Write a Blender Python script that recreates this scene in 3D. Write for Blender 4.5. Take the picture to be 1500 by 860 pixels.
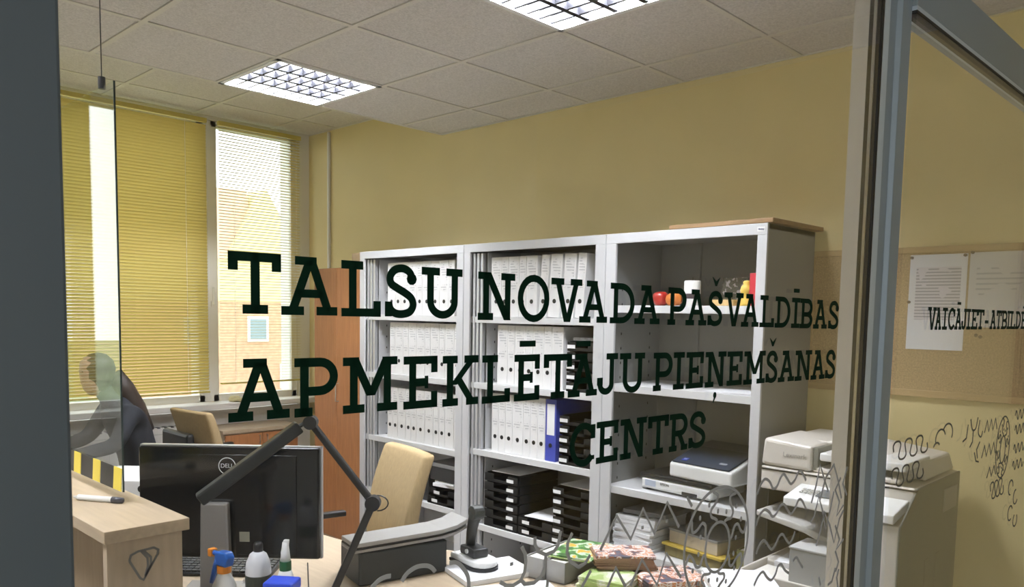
import bpy, math, random
from mathutils import Vector, Matrix
random.seed(7)
D = bpy.data
for o in list(D.objects): D.objects.remove(o)
COL = bpy.context.scene.collection
SC = bpy.context.scene
PI = math.pi

# ------------------------------------------------------------------ camera
CAMX, CAMY, CAMZ = 4.0066, -3.4762, 1.595
YAW, PITCH, ROLL = -.7658, -.0828, .0176
FPX, PPY = 1164.07, 558.6
cd = D.cameras.new('camera'); cam = D.objects.new('camera', cd); COL.objects.link(cam)
f_ = Vector((math.sin(YAW)*math.cos(PITCH), math.cos(YAW)*math.cos(PITCH), math.sin(PITCH)))
r_ = Vector((math.cos(YAW), -math.sin(YAW), 0)); u_ = r_.cross(f_)
r2 = r_*math.cos(ROLL)+u_*math.sin(ROLL); u2 = -r_*math.sin(ROLL)+u_*math.cos(ROLL)
M = Matrix.Identity(4)
for i in range(3): M[i][0], M[i][1], M[i][2] = r2[i], u2[i], -f_[i]
M.translation = (CAMX, CAMY, CAMZ)
cam.matrix_world = M
cd.sensor_fit = 'HORIZONTAL'; cd.sensor_width = 36.0
cd.lens = FPX/1500*36.0
cd.shift_y = (PPY-430)/1500      # the photograph is cropped from the top of a taller frame
cd.clip_start = .02; cd.clip_end = 300
SC.camera = cam

# ------------------------------------------------------------------ world, light, exposure
SKY = 2.0
TUBE = 235.0
EXPOSURE = 1.0
w = D.worlds.new('overcast_sky'); SC.world = w; w.use_nodes = True
bg = w.node_tree.nodes['Background']; bg.inputs[0].default_value = (.93, .97, 1.0, 1); bg.inputs[1].default_value = SKY
vs = SC.view_settings
vs.view_transform = 'Standard'; vs.look = 'None'; vs.gamma = 1; vs.exposure = EXPOSURE; vs.use_curve_mapping = False

# ------------------------------------------------------------------ materials
MATS = {}
def mat(name, col, rough=.5, metal=0, noise=0, nscale=40, bump=0, bscale=200, spec=.5, emit=None, es=0, trans=0, coat=0, sx=(1, 1, 1)):
    if name in MATS: return MATS[name]
    m = D.materials.new(name); m.use_nodes = True; nt = m.node_tree; N = nt.nodes; L = nt.links
    b = N['Principled BSDF']
    b.inputs['Base Color'].default_value = (*col, 1); b.inputs['Roughness'].default_value = rough
    b.inputs['Metallic'].default_value = metal; b.inputs['Specular IOR Level'].default_value = spec
    b.inputs['Coat Weight'].default_value = coat
    if emit:
        b.inputs['Emission Color'].default_value = (*emit, 1); b.inputs['Emission Strength'].default_value = es
    if noise or bump:
        tc = N.new('ShaderNodeTexCoord'); mp = N.new('ShaderNodeMapping'); mp.inputs['Scale'].default_value = sx
        L.new(tc.outputs['Object'], mp.inputs['Vector'])
    if noise:
        n = N.new('ShaderNodeTexNoise'); n.inputs['Scale'].default_value = nscale; n.inputs['Detail'].default_value = 5
        L.new(mp.outputs[0], n.inputs['Vector'])
        r = N.new('ShaderNodeValToRGB'); r.color_ramp.elements[0].position = .3; r.color_ramp.elements[1].position = .7
        r.color_ramp.elements[0].color = tuple(max(0, c*(1-noise)) for c in col)+(1,)
        r.color_ramp.elements[1].color = tuple(min(1, c*(1+noise)) for c in col)+(1,)
        L.new(n.outputs['Fac'], r.inputs['Fac']); L.new(r.outputs['Color'], b.inputs['Base Color'])
    if bump:
        n2 = N.new('ShaderNodeTexNoise'); n2.inputs['Scale'].default_value = bscale; n2.inputs['Detail'].default_value = 3
        L.new(mp.outputs[0], n2.inputs['Vector'])
        bp = N.new('ShaderNodeBump'); bp.inputs['Strength'].default_value = bump; bp.inputs['Distance'].default_value = .002
        L.new(n2.outputs['Fac'], bp.inputs['Height']); L.new(bp.outputs[0], b.inputs['Normal'])
    if trans:
        t = N.new('ShaderNodeBsdfTranslucent'); t.inputs[0].default_value = (*col, 1)
        mx = N.new('ShaderNodeMixShader'); mx.inputs[0].default_value = trans
        L.new(b.outputs[0], mx.inputs[1]); L.new(t.outputs[0], mx.inputs[2])
        L.new(mx.outputs[0], N['Material Output'].inputs['Surface'])
    MATS[name] = m; return m

def wood(name, col, rough=.4, amt=.12, sx=(1.5, 14, 14)):
    return mat(name, col, rough, noise=amt, nscale=6, bump=.05, bscale=30, sx=sx)

def glassmat(name, tint=(1, 1, 1), ior=1.45, gl=1.0):
    if name in MATS: return MATS[name]
    m = D.materials.new(name); m.use_nodes = True; nt = m.node_tree; N = nt.nodes; L = nt.links
    N.remove(N['Principled BSDF'])
    t = N.new('ShaderNodeBsdfTransparent'); t.inputs[0].default_value = (*tint, 1)
    g = N.new('ShaderNodeBsdfGlossy'); g.inputs['Roughness'].default_value = 0; g.inputs[0].default_value = (gl, gl, gl, 1)
    fr = N.new('ShaderNodeFresnel'); ge = N.new('ShaderNodeNewGeometry')
    mr = N.new('ShaderNodeMapRange'); mr.inputs['To Min'].default_value = ior; mr.inputs['To Max'].default_value = 1/ior   # same reflectance on both faces of the thin sheet
    L.new(ge.outputs['Backfacing'], mr.inputs['Value']); L.new(mr.outputs[0], fr.inputs['IOR'])
    mx = N.new('ShaderNodeMixShader')
    L.new(fr.outputs[0], mx.inputs[0]); L.new(t.outputs[0], mx.inputs[1]); L.new(g.outputs[0], mx.inputs[2])
    L.new(mx.outputs[0], N['Material Output'].inputs['Surface'])
    MATS[name] = m; return m

def print_mat(name, paper, ink, scale=60, rough=.6, thr=.55, axis=(0, 0, 1), gap=.5):
    """paper with rows of small print: bands along one axis broken up by noise"""
    if name in MATS: return MATS[name]
    m = D.materials.new(name); m.use_nodes = True; nt = m.node_tree; N = nt.nodes; L = nt.links
    b = N['Principled BSDF']; b.inputs['Roughness'].default_value = rough
    tc = N.new('ShaderNodeTexCoord')
    wv = N.new('ShaderNodeTexWave'); wv.wave_type = 'BANDS'; wv.bands_direction = 'Z' if axis[2] else ('Y' if axis[1] else 'X')
    wv.inputs['Scale'].default_value = scale
    L.new(tc.outputs['Object'], wv.inputs['Vector'])
    ns = N.new('ShaderNodeTexNoise'); ns.inputs['Scale'].default_value = 14
    L.new(tc.outputs['Object'], ns.inputs['Vector'])
    a = N.new('ShaderNodeMath'); a.operation = 'GREATER_THAN'; a.inputs[1].default_value = thr
    L.new(wv.outputs['Fac'], a.inputs[0])
    c = N.new('ShaderNodeMath'); c.operation = 'GREATER_THAN'; c.inputs[1].default_value = gap
    L.new(ns.outputs['Fac'], c.inputs[0])
    d = N.new('ShaderNodeMath'); d.operation = 'MULTIPLY'; L.new(a.outputs[0], d.inputs[0]); L.new(c.outputs[0], d.inputs[1])
    mx = N.new('ShaderNodeMix'); mx.data_type = 'RGBA'
    mx.inputs['A'].default_value = (*paper, 1); mx.inputs['B'].default_value = (*ink, 1)
    L.new(d.outputs[0], mx.inputs['Factor']); L.new(mx.outputs['Result'], b.inputs['Base Color'])
    MATS[name] = m; return m

def cover_mat(name, cols, scale=14):
    """printed magazine cover: irregular patches of several colours"""
    if name in MATS: return MATS[name]
    m = D.materials.new(name); m.use_nodes = True; nt = m.node_tree; N = nt.nodes; L = nt.links
    b = N['Principled BSDF']; b.inputs['Roughness'].default_value = .3
    tc = N.new('ShaderNodeTexCoord'); ns = N.new('ShaderNodeTexNoise'); ns.inputs['Scale'].default_value = scale; ns.inputs['Detail'].default_value = 4
    L.new(tc.outputs['Object'], ns.inputs['Vector'])
    r = N.new('ShaderNodeValToRGB'); cr = r.color_ramp; cr.interpolation = 'CONSTANT'
    n = len(cols)
    cr.elements[0].position = 0; cr.elements[0].color = (*cols[0], 1)
    cr.elements[1].position = .36+.28/n; cr.elements[1].color = (*cols[1], 1)
    for i in range(2, n):
        e = cr.elements.new(.36+.28*i/n); e.color = (*cols[i], 1)
    L.new(ns.outputs['Fac'], r.inputs['Fac']); L.new(r.outputs['Color'], b.inputs['Base Color'])
    MATS[name] = m; return m

WALLY = mat('yellow_paint', (.76, .635, .33), .65, noise=.03, nscale=3, bump=.12, bscale=160)
TILE = mat('mineral_tile', (.67, .64, .625), .9, noise=.16, nscale=130, bump=.5, bscale=150)
GRID = mat('ceiling_grid_metal', (.70, .67, .62), .5)
FLOORM = mat('floor_vinyl', (.30, .26, .21), .45, noise=.1, nscale=8)
SLATE = mat('slate_aluminium', (.078, .097, .110), .45, metal=.0)
ALU = mat('grey_aluminium', (.28, .34, .39), .38, metal=.2)
ALULT = mat('light_aluminium', (.56, .64, .72), .38, metal=.2)
CHROME = mat('chrome_strip', (.72, .73, .75), .28, metal=1)
BLACK = mat('black_rubber', (.012, .012, .014), .5)
WFRAME = mat('white_frame', (.66, .62, .58), .4)
GREEN = mat('dark_green_vinyl', (.0016, .017, .0085), .6, spec=.1)
VINYL = mat('grey_frosted_vinyl', (.34, .34, .33), .7, spec=.2)
GLASS = glassmat('clear_glass', (.97, .98, .975), 1.38)
PLEXI = glassmat('acrylic_sheet', (.95, .97, .97), 1.36)
STEEL = mat('grey_steel_paint', (.60, .60, .61), .4, noise=.02, nscale=5)
STEELIN = mat('grey_steel_shelf', (.66, .66, .66), .4)
ORANGE = wood('alder_orange', (.40, .17, .065), .45, .12, (14, 14, 1.2))
BEECH = wood('pale_beech', (.49, .385, .265), .4, .08, (1.2, 12, 12))
BEECHV = wood('pale_beech_upright', (.49, .39, .28), .42, .08, (12, 12, 1.2))
BINDER = mat('white_binder_board', (.80, .79, .78), .45)
PAGES = mat('paper_pages', (.75, .72, .66), .8, noise=.1, nscale=300, sx=(1, 1, 8))
HOLE = mat('binder_finger_ring', (.01, .01, .01), .4)
SLABEL = print_mat('binder_spine_label', (.76, .75, .74), (.52, .52, .52), 22, gap=.52)
BLUEB = mat('blue_binder_board', (.05, .07, .38), .4)
BPLAST = mat('black_plastic', (.010, .010, .011), .38)
DPLAST = mat('charcoal_plastic', (.03, .031, .033), .42)
GPLAST = mat('light_grey_plastic', (.55, .54, .51), .45)
WPLAST = mat('white_plastic', (.80, .80, .78), .35)
TAG = mat('white_paper_tag', (.85, .85, .84), .6)
PAPER = mat('white_paper', (.82, .82, .83), .7)
FABRIC = mat('tan_chair_fabric', (.38, .275, .14), .9, noise=.1, nscale=60, bump=.35, bscale=240, sx=(2.2, 2.2, .4))
CREAM = mat('copier_cream', (.66, .62, .56), .45)
CREAMD = mat('copier_side_shaded', (.16, .165, .15), .5)  # copier's unlit side: its shade is put into this darker colour
CORK = mat('cork', (.46, .33, .17), .9, noise=.25, nscale=160, bump=.4, bscale=300)
CORKF = wood('corkboard_frame', (.50, .35, .17), .5, .1, (1.5, 12, 12))
BLIND = mat('yellow_blind_slat', (.60, .475, .145), .45, trans=.32)
BLINDR = mat('yellow_blind_rail', (.62, .52, .13), .4)
WHITE = mat('white_paint', (.78, .76, .72), .5)
RAD = mat('radiator_enamel', (.72, .70, .66), .4)
HAZY = mat('yellow_tape', (.85, .68, .08), .5)
HAZK = mat('black_tape', (.015, .015, .015), .5)

# ------------------------------------------------------------------ mesh helpers
class MB:
    def __init__(s): s.v = []; s.f = []
    def add(s, vs_, fs):
        o = len(s.v); s.v += [tuple(p) for p in vs_]; s.f += [tuple(i+o for i in f) for f in fs]; return s
    def box(s, x0, x1, y0, y1, z0, z1):
        return s.add([(x0, y0, z0), (x1, y0, z0), (x1, y1, z0), (x0, y1, z0), (x0, y0, z1), (x1, y0, z1), (x1, y1, z1), (x0, y1, z1)],
                     [(0, 3, 2, 1), (4, 5, 6, 7), (0, 1, 5, 4), (1, 2, 6, 5), (2, 3, 7, 6), (3, 0, 4, 7)])
    def prism(s, poly, a, b, axis='z'):
        """poly (2-D, counter-clockwise) extruded along an axis from a to b"""
        n = len(poly)
        def P(p, h):
            return (p[0], p[1], h) if axis == 'z' else ((h, p[0], p[1]) if axis == 'x' else (p[0], h, p[1]))
        fl = axis == 'y'
        fs = [tuple(reversed(range(n))), tuple(range(n, 2*n))]+[(i, (i+1) % n, n+(i+1) % n, n+i) for i in range(n)]
        if fl: fs = [tuple(reversed(f)) for f in fs]
        return s.add([P(p, a) for p in poly]+[P(p, b) for p in poly], fs)
    def tube(s, pts, rad, seg=10, cap=True):
        pts = [Vector(p) for p in pts]; n = len(pts)
        rr = rad if isinstance(rad, (list, tuple)) else [rad]*n
        vs_ = []; fs = []; prev = None
        for i, p in enumerate(pts):
            t = (pts[min(i+1, n-1)]-pts[max(i-1, 0)]).normalized()
            a = prev if prev is not None else (Vector((0, 0, 1)) if abs(t.z) < .9 else Vector((1, 0, 0)))
            a = (a-t*a.dot(t)).normalized(); prev = a; b = t.cross(a)
            for k in range(seg):
                q = 2*PI*k/seg; vs_.append(p+(a*math.cos(q)+b*math.sin(q))*rr[i])
        for i in range(n-1):
            for k in range(seg):
                fs.append((i*seg+k, i*seg+(k+1) % seg, (i+1)*seg+(k+1) % seg, (i+1)*seg+k))
        if cap: fs += [tuple(reversed(range(seg))), tuple(range((n-1)*seg, n*seg))]
        return s.add(vs_, fs)
    def lathe(s, prof, seg=20, c=(0, 0, 0), sx=1, sy=1):
        vs_ = []; fs = []; n = len(prof)
        for r, z in prof:
            for k in range(seg):
                q = 2*PI*k/seg; vs_.append((c[0]+r*math.cos(q)*sx, c[1]+r*math.sin(q)*sy, c[2]+z))
        for i in range(n-1):
            for k in range(seg):
                fs.append((i*seg+k, i*seg+(k+1) % seg, (i+1)*seg+(k+1) % seg, (i+1)*seg+k))
        fs += [tuple(reversed(range(seg))), tuple(range((n-1)*seg, n*seg))]
        return s.add(vs_, fs)
    def quad_bar(s, p, q, w, h, up=(0, 0, 1)):
        """rectangular bar from p to q, w across, h along up"""
        p = Vector(p); q = Vector(q); t = (q-p).normalized(); a = t.cross(Vector(up)).normalized(); b = a.cross(t)
        vs_ = [c+a*(sa*w/2)+b*(sb*h/2) for c in (p, q) for sa, sb in ((-1, -1), (1, -1), (1, 1), (-1, 1))]
        return s.add(vs_, [(0, 3, 2, 1), (4, 5, 6, 7), (0, 1, 5, 4), (1, 2, 6, 5), (2, 3, 7, 6), (3, 0, 4, 7)])
    def mesh(s, name):
        m = D.meshes.new(name); m.from_pydata(s.v, [], s.f); m.update()
        return m
    def build(s, name, material, parent=None, bevel=0, smooth=False, seg=2):
        m = s.mesh(name); return place(name, m, material, parent, bevel, smooth, seg)
def place(name, m, material, parent=None, bevel=0, smooth=False, seg=2):
    if not m.materials: m.materials.append(material)
    if smooth:
        for p in m.polygons: p.use_smooth = True
    o = D.objects.new(name, m); COL.objects.link(o); o.parent = parent
    if bevel:
        b = o.modifiers.new('bevel', 'BEVEL'); b.width = bevel; b.segments = seg; b.limit_method = 'ANGLE'
    return o
def thing(name, label, cat, loc=(0, 0, 0), rotz=0, group=None):
    o = D.objects.new(name, None); COL.objects.link(o); o.empty_display_size = .05
    o.location = loc; o.rotation_euler = (0, 0, rotz); return tag(o, label, cat, group)
def tag(o, label, cat, group=None):
    o['label'] = label; o['category'] = cat
    if group: o['group'] = group
    return o
def struct(o, label=None):
    o['kind'] = 'structure'
    if label: o['label'] = label
    return o
def sempty(name, label=None, loc=(0, 0, 0), rotz=0):
    o = D.objects.new(name, None); COL.objects.link(o); o.location = loc; o.rotation_euler = (0, 0, rotz); o.empty_display_size = .05
    return struct(o, label)
def B(x0, x1, y0, y1, z0, z1): return MB().box(x0, x1, y0, y1, z0, z1)
ORD = ['first', 'second', 'third', 'fourth', 'fifth', 'sixth', 'seventh', 'eighth', 'ninth', 'tenth', 'eleventh', 'twelfth', 'thirteenth', 'fourteenth', 'fifteenth', 'sixteenth']
def flat_text(name, body, size, material, parent, loc, rot, ext=.0004):
    c = D.curves.new(name, 'FONT'); c.body = body; c.size = size; c.align_x = 'CENTER'; c.align_y = 'CENTER'; c.extrude = ext
    t = D.objects.new(name, c); COL.objects.link(t)
    dg = bpy.context.evaluated_depsgraph_get(); m = D.meshes.new_from_object(t.evaluated_get(dg)); m.name = name
    D.objects.remove(t)
    m.materials.clear(); m.materials.append(material)
    o = D.objects.new(name, m); COL.objects.link(o); o.parent = parent; o.location = loc; o.rotation_euler = rot; return o

# ------------------------------------------------------------------ room shell
CH, CW = 2.755, 2.97          # main ceiling, higher strip along the windows
struct(B(-1.6, 6.5, -6.0, 0, -.1, 0).build('floor', FLOORM))
wb = struct(B(-1.9, 6.6, 0, .12, 0, 3.1).build('wall_back', WALLY), 'yellow painted wall behind the cabinets')
struct(B(-1.9, 6.6, -6.12, -6.0, 0, 3.1).build('wall_left', WALLY))
CORR = mat('corridor_paint', (.50, .48, .44), .7)
struct(B(6.5, 6.62, -3.7, 0, 0, 3.1).build('wall_corridor', CORR))
struct(B(6.5, 6.62, -6, -3.7, 0, .8).build('wall_corridor_parapet', CORR))
struct(B(6.5, 6.62, -6, -3.7, 2.6, 3.1).build('wall_corridor_lintel', CORR))
# window wall with openings (parapet, piers, lintel)
WX = -1.6
WINS = [(-.80, -.11), (-2.02, -.86), (-3.24, -2.08), (-4.46, -3.30)]
ww = MB(); ww.box(WX-.25, WX, -6, 0, 0, .86); ww.box(WX-.25, WX, -6, 0, 2.95, 3.1)
ww.box(WX-.25, WX, -.11, 0, .86, 2.95); ww.box(WX-.25, WX, -6, -4.46, .86, 2.95)
for a, b in ((-.86, -.80), (-2.08, -2.02), (-3.30, -3.24)): ww.box(WX-.25, WX-.07, a, b, .86, 2.95)
struct(ww.build('wall_window_side', WHITE), 'white window wall with deep parapet')
struct(B(WX-.05, WX+.17, -6, -.01, .885, .925).build('trim_1', WHITE, bevel=.006), 'white window sill board')
struct(B(-1.315, -1.295, -.022, -.001, 0, CW-.01).build('trim_2', WHITE, bevel=.004), 'thin white pipe on yellow wall')
def window(i, y0, y1):
    e = sempty('window_%d' % (i+1), None, (WX, 0, 0))
    f = .045
    m = MB(); m.box(-.07, -.015, y0-.03, y0+f, .9, 2.95); m.box(-.07, -.015, y1-f, y1+.03, .9, 2.95)
    m.box(-.07, -.015, y0, y1, .9, .9+f+.03); m.box(-.07, -.015, y0, y1, 2.95-f, 2.95)
    m.build('window_frame', WHITE, e, bevel=.004)
    B(-.047, -.041, y0+f, y1-f, .9+f, 2.95-f).build('pane', GLASS, e)
    h = MB(); h.box(-.015, .0, y0-.012, y0+.012, 1.62, 1.66); h.box(0, .03, y0-.006, y0+.006, 1.635, 1.76); h.build('window_handle', WHITE, e, bevel=.002)
for i, (a, b) in enumerate(WINS): window(i, a, b)

# ceilings: T-bar grid and one board per module
def ceiling(name, label, z, xs, ys, skip=()):
    e = sempty(name, label)
    g = MB()
    for x in xs: g.box(x-.012, x+.012, ys[0], ys[-1], z+.0005, z+.02)
    for y in ys: g.box(xs[0], xs[-1], y-.012, y+.012, z, z+.02)
    g.build('grid_bar', GRID, e)
    cache = {}
    for i in range(len(xs)-1):
        for j in range(len(ys)-1):
            if (i, j) in skip: continue
            w_, d_ = xs[i+1]-xs[i]-.014, ys[j+1]-ys[j]-.014
            k = (round(w_, 3), round(d_, 3))
            if k not in cache:
                m = MB(); m.box(-w_/2, w_/2, -d_/2, d_/2, .012, .03); m.box(-w_/2+.008, w_/2-.008, -d_/2+.008, d_/2-.008, .004, .012)
                cache[k] = m.mesh('ceiling_tile'); cache[k].materials.append(TILE)
            o = D.objects.new('ceiling_tile', cache[k]); COL.objects.link(o); o.parent = e
            o.location = ((xs[i]+xs[i+1])/2, (ys[j]+ys[j+1])/2, z)
    return e
XS = [.0]+[.6*k for k in range(1, 12)]
YS = [-6.0]+[-.33-.6*k for k in range(9, -1, -1)]+[0]
def yi(y): return min(range(len(YS)), key=lambda j: abs(YS[j]-y))
LAMPS = [(0, -1.53), (3, -1.53), (0, -3.93), (3, -3.93)]
ceiling('ceiling', 'white mineral tile ceiling of the office', CH, XS, YS, {(i, yi(y)) for i, y in LAMPS})
ceiling('ceiling_window_strip', 'raised tile ceiling strip along the windows', CW, [-1.6, -1.2, -.6, .02], YS)
struct(B(0, .015, -6, 0, CH+.001, CW+.05).build('ceiling_step', WHITE), 'upright edge where the ceiling steps up')
struct(B(-1.9, 6.62, -6.1, .1, 3.1, 3.2).build('ceiling_slab', WHITE))
LOUV = mat('louver_aluminium', (.009, .009, .011), .45, spec=.1)
HOUS = mat('luminaire_white', (.82, .82, .84), .4)
TUBEM = mat('fluorescent_tube', (1, 1, 1), .4, emit=(.95, .97, 1.05), es=TUBE)
def luminaire(ix, y, label):
    x = .6*ix
    t = thing('ceiling_light', label, 'ceiling light', (x+.3, y+.3, CH), 0, 'recessed louvre lights')
    h = MB(); a = .295
    h.box(-a, a, -a, a, .10, .11)
    for s in (-1, 1):
        h.box(min(s*a, s*(a-.006)), max(s*a, s*(a-.006)), -a, a, 0, .10); h.box(-a, a, min(s*a, s*(a-.006)), max(s*a, s*(a-.006)), 0, .10)
    h.build('housing', HOUS, t)
    f = MB()
    for s in (-1, 1):
        f.box(min(s*a, s*(a-.022)), max(s*a, s*(a-.022)), -a, a, -.004, .003); f.box(-a, a, min(s*a, s*(a-.022)), max(s*a, s*(a-.022)), -.004, .003)
    f.build('rim', HOUS, t)
    d = MB(); d.prism([(-.011, .0), (.011, .0), (.004, .041), (-.004, .041)], -.272, .272, 'y'); dm = d.mesh('trough_divider'); dm.materials.append(LOUV)
    for k in range(-1, 2):
        o = place('trough_divider', dm, LOUV, t); o.location = (k*.137, 0, 0)
    c = MB(); c.prism([(-.006, .002), (.006, .002), (.002, .038), (-.002, .038)], -.272, .272, 'x'); cm = c.mesh('louvre_blade'); cm.materials.append(LOUV)
    for k in range(7):
        o = place('louvre_blade', cm, LOUV, t); o.location = (0, -.21+.07*k, 0)
    tb = MB(); tb.tube([(0, -.27, 0), (0, .27, 0)], .013, 10); tm = tb.mesh('tube'); tm.materials.append(TUBEM)
    for k in range(4):
        o = place('tube', tm, TUBEM, t, smooth=True); o.location = (-.2055+.137*k, 0, .080)
luminaire(0, -1.53, 'louvred ceiling light nearest the windows, further from the camera')
luminaire(3, -1.53, 'large louvred ceiling light above the cabinets, cut by the top of the picture')
luminaire(0, -3.93, 'louvred ceiling light over the left part of the office near the windows')
luminaire(3, -3.93, 'louvred ceiling light over the left part of the office near the glass')

# ------------------------------------------------------------------ glass partition (local axes: x towards corridor, y along the glass)
GA = math.radians(1.5); GX, GY = 3.50677, -3.46311
def gl(o): o.location = (GX, GY, 0); o.rotation_euler = (0, 0, -GA); return o
struct(gl(B(-.06, 0, -.42, .138, 0, CH).build('trim_3', SLATE, bevel=.002)), 'dark slate grey frame post at the left edge')
struct(gl(B(-.06, .0, -2.53, -.42, 0, CH).build('wall_front', WHITE)))
pst = sempty('trim_4', 'grey aluminium post between the two panes'); gl(pst)
MB().prism([(0, 1.274), (0, 1.297), (-.008, 1.300), (-.008, 1.345), (-.001, 1.352), (-.001, 1.372), (-.008, 1.378), (-.008, 1.41), (-.05, 1.41), (-.05, 1.300), (-.043, 1.274)], 0, CH, 'z').build('post_profile', ALU, pst, bevel=.001)
B(-.0005, .001, 1.275, 1.296, 0, CH).build('post_edge_strip', ALULT, pst)
B(-.0075, .0008, 1.2685, 1.2745, 0, CH).build('gasket', BLACK, pst)
B(-.012, -.0075, 1.266, 1.274, 0, CH).build('bright_strip', CHROME, pst)
B(-.019, -.012, 1.268, 1.274, 0, CH).build('gasket', BLACK, pst)
B(-.043, -.019, 1.268, 1.274, 0, CH).build('inner_frame', WFRAME, pst)
hd = sempty('trim_5', 'grey aluminium header bar over the glass panes'); gl(hd)
for a, b in ((.138, 1.274), (1.41, 3.5)):
    B(-.05, 0, a, b, 2.112, 2.196).build('header_bar', ALU, hd, bevel=.002)
    B(-.02, -.0, a, b, 2.100, 2.105).build('gasket', BLACK, hd)
    B(-.03, -.0, a, b, 2.105, 2.112).build('glazing_bead', ALULT, hd)
    B(-.05, 0, a, b, 0, .10).build('bottom_rail', ALU, hd)
pane_l = struct(gl(B(-.006, -.0008, .138, 1.2690, .10, 2.100).build('window_5', GLASS)), 'clear glass pane carrying the big green lettering')
pane_r = struct(gl(B(-.006, -.0008, 1.41, 3.44, .10, 2.100).build('window_6', GLASS)), 'clear glass pane right of the grey post')
struct(gl(B(-.03, -.025, 1.41, 3.44, 2.196, CH).build('window_7', GLASS)), 'transom glass above the header bar')
struct(gl(B(-.03, -.025, .138, 1.274, 2.196, CH).build('window_8', GLASS)), 'transom glass over the lettered pane')

# ------------------------------------------------------------------ lettering: hand-built slab serif glyphs
def ribbon(pts, wd, closed=False):
    """2-D polyline -> list of quads with mitred joints"""
    n = len(pts); L_ = []; R_ = []
    for i, p in enumerate(pts):
        a = pts[(i-1) % n] if (closed or i > 0) else None; b = pts[(i+1) % n] if (closed or i < n-1) else None
        def nrm(u, v):
            dx, dy = v[0]-u[0], v[1]-u[1]; l = math.hypot(dx, dy) or 1; return (-dy/l, dx/l)
        ns = [nrm(a, p)] if a else []
        if b: ns.append(nrm(p, b))
        nx, ny = sum(q[0] for q in ns)/len(ns), sum(q[1] for q in ns)/len(ns)
        k = min(1.8, 1/max(.3, nx*nx+ny*ny))
        L_.append((p[0]+nx*k*wd/2, p[1]+ny*k*wd/2)); R_.append((p[0]-nx*k*wd/2, p[1]-ny*k*wd/2))
    m = n if closed else n-1
    return [[R_[i], R_[(i+1) % n], L_[(i+1) % n], L_[i]] for i in range(m)]
def arc(cx, cy, rx, ry, a0, a1, n=14):
    return [(cx+rx*math.cos(math.radians(a0+(a1-a0)*i/n)), cy+ry*math.sin(math.radians(a0+(a1-a0)*i/n))) for i in range(n+1)]
def smooth(p, n=4):
    out = []
    for i in range(len(p)-1):
        a, b, c, d = p[max(i-1, 0)], p[i], p[i+1], p[min(i+2, len(p)-1)]
        for k in range(n):
            t = k/n; out.append(tuple(.5*(2*b[j]+(c[j]-a[j])*t+(2*a[j]-5*b[j]+4*c[j]-d[j])*t*t+(3*b[j]-a[j]-3*c[j]+d[j])*t**3) for j in (0, 1)))
    return out+[p[-1]]
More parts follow.
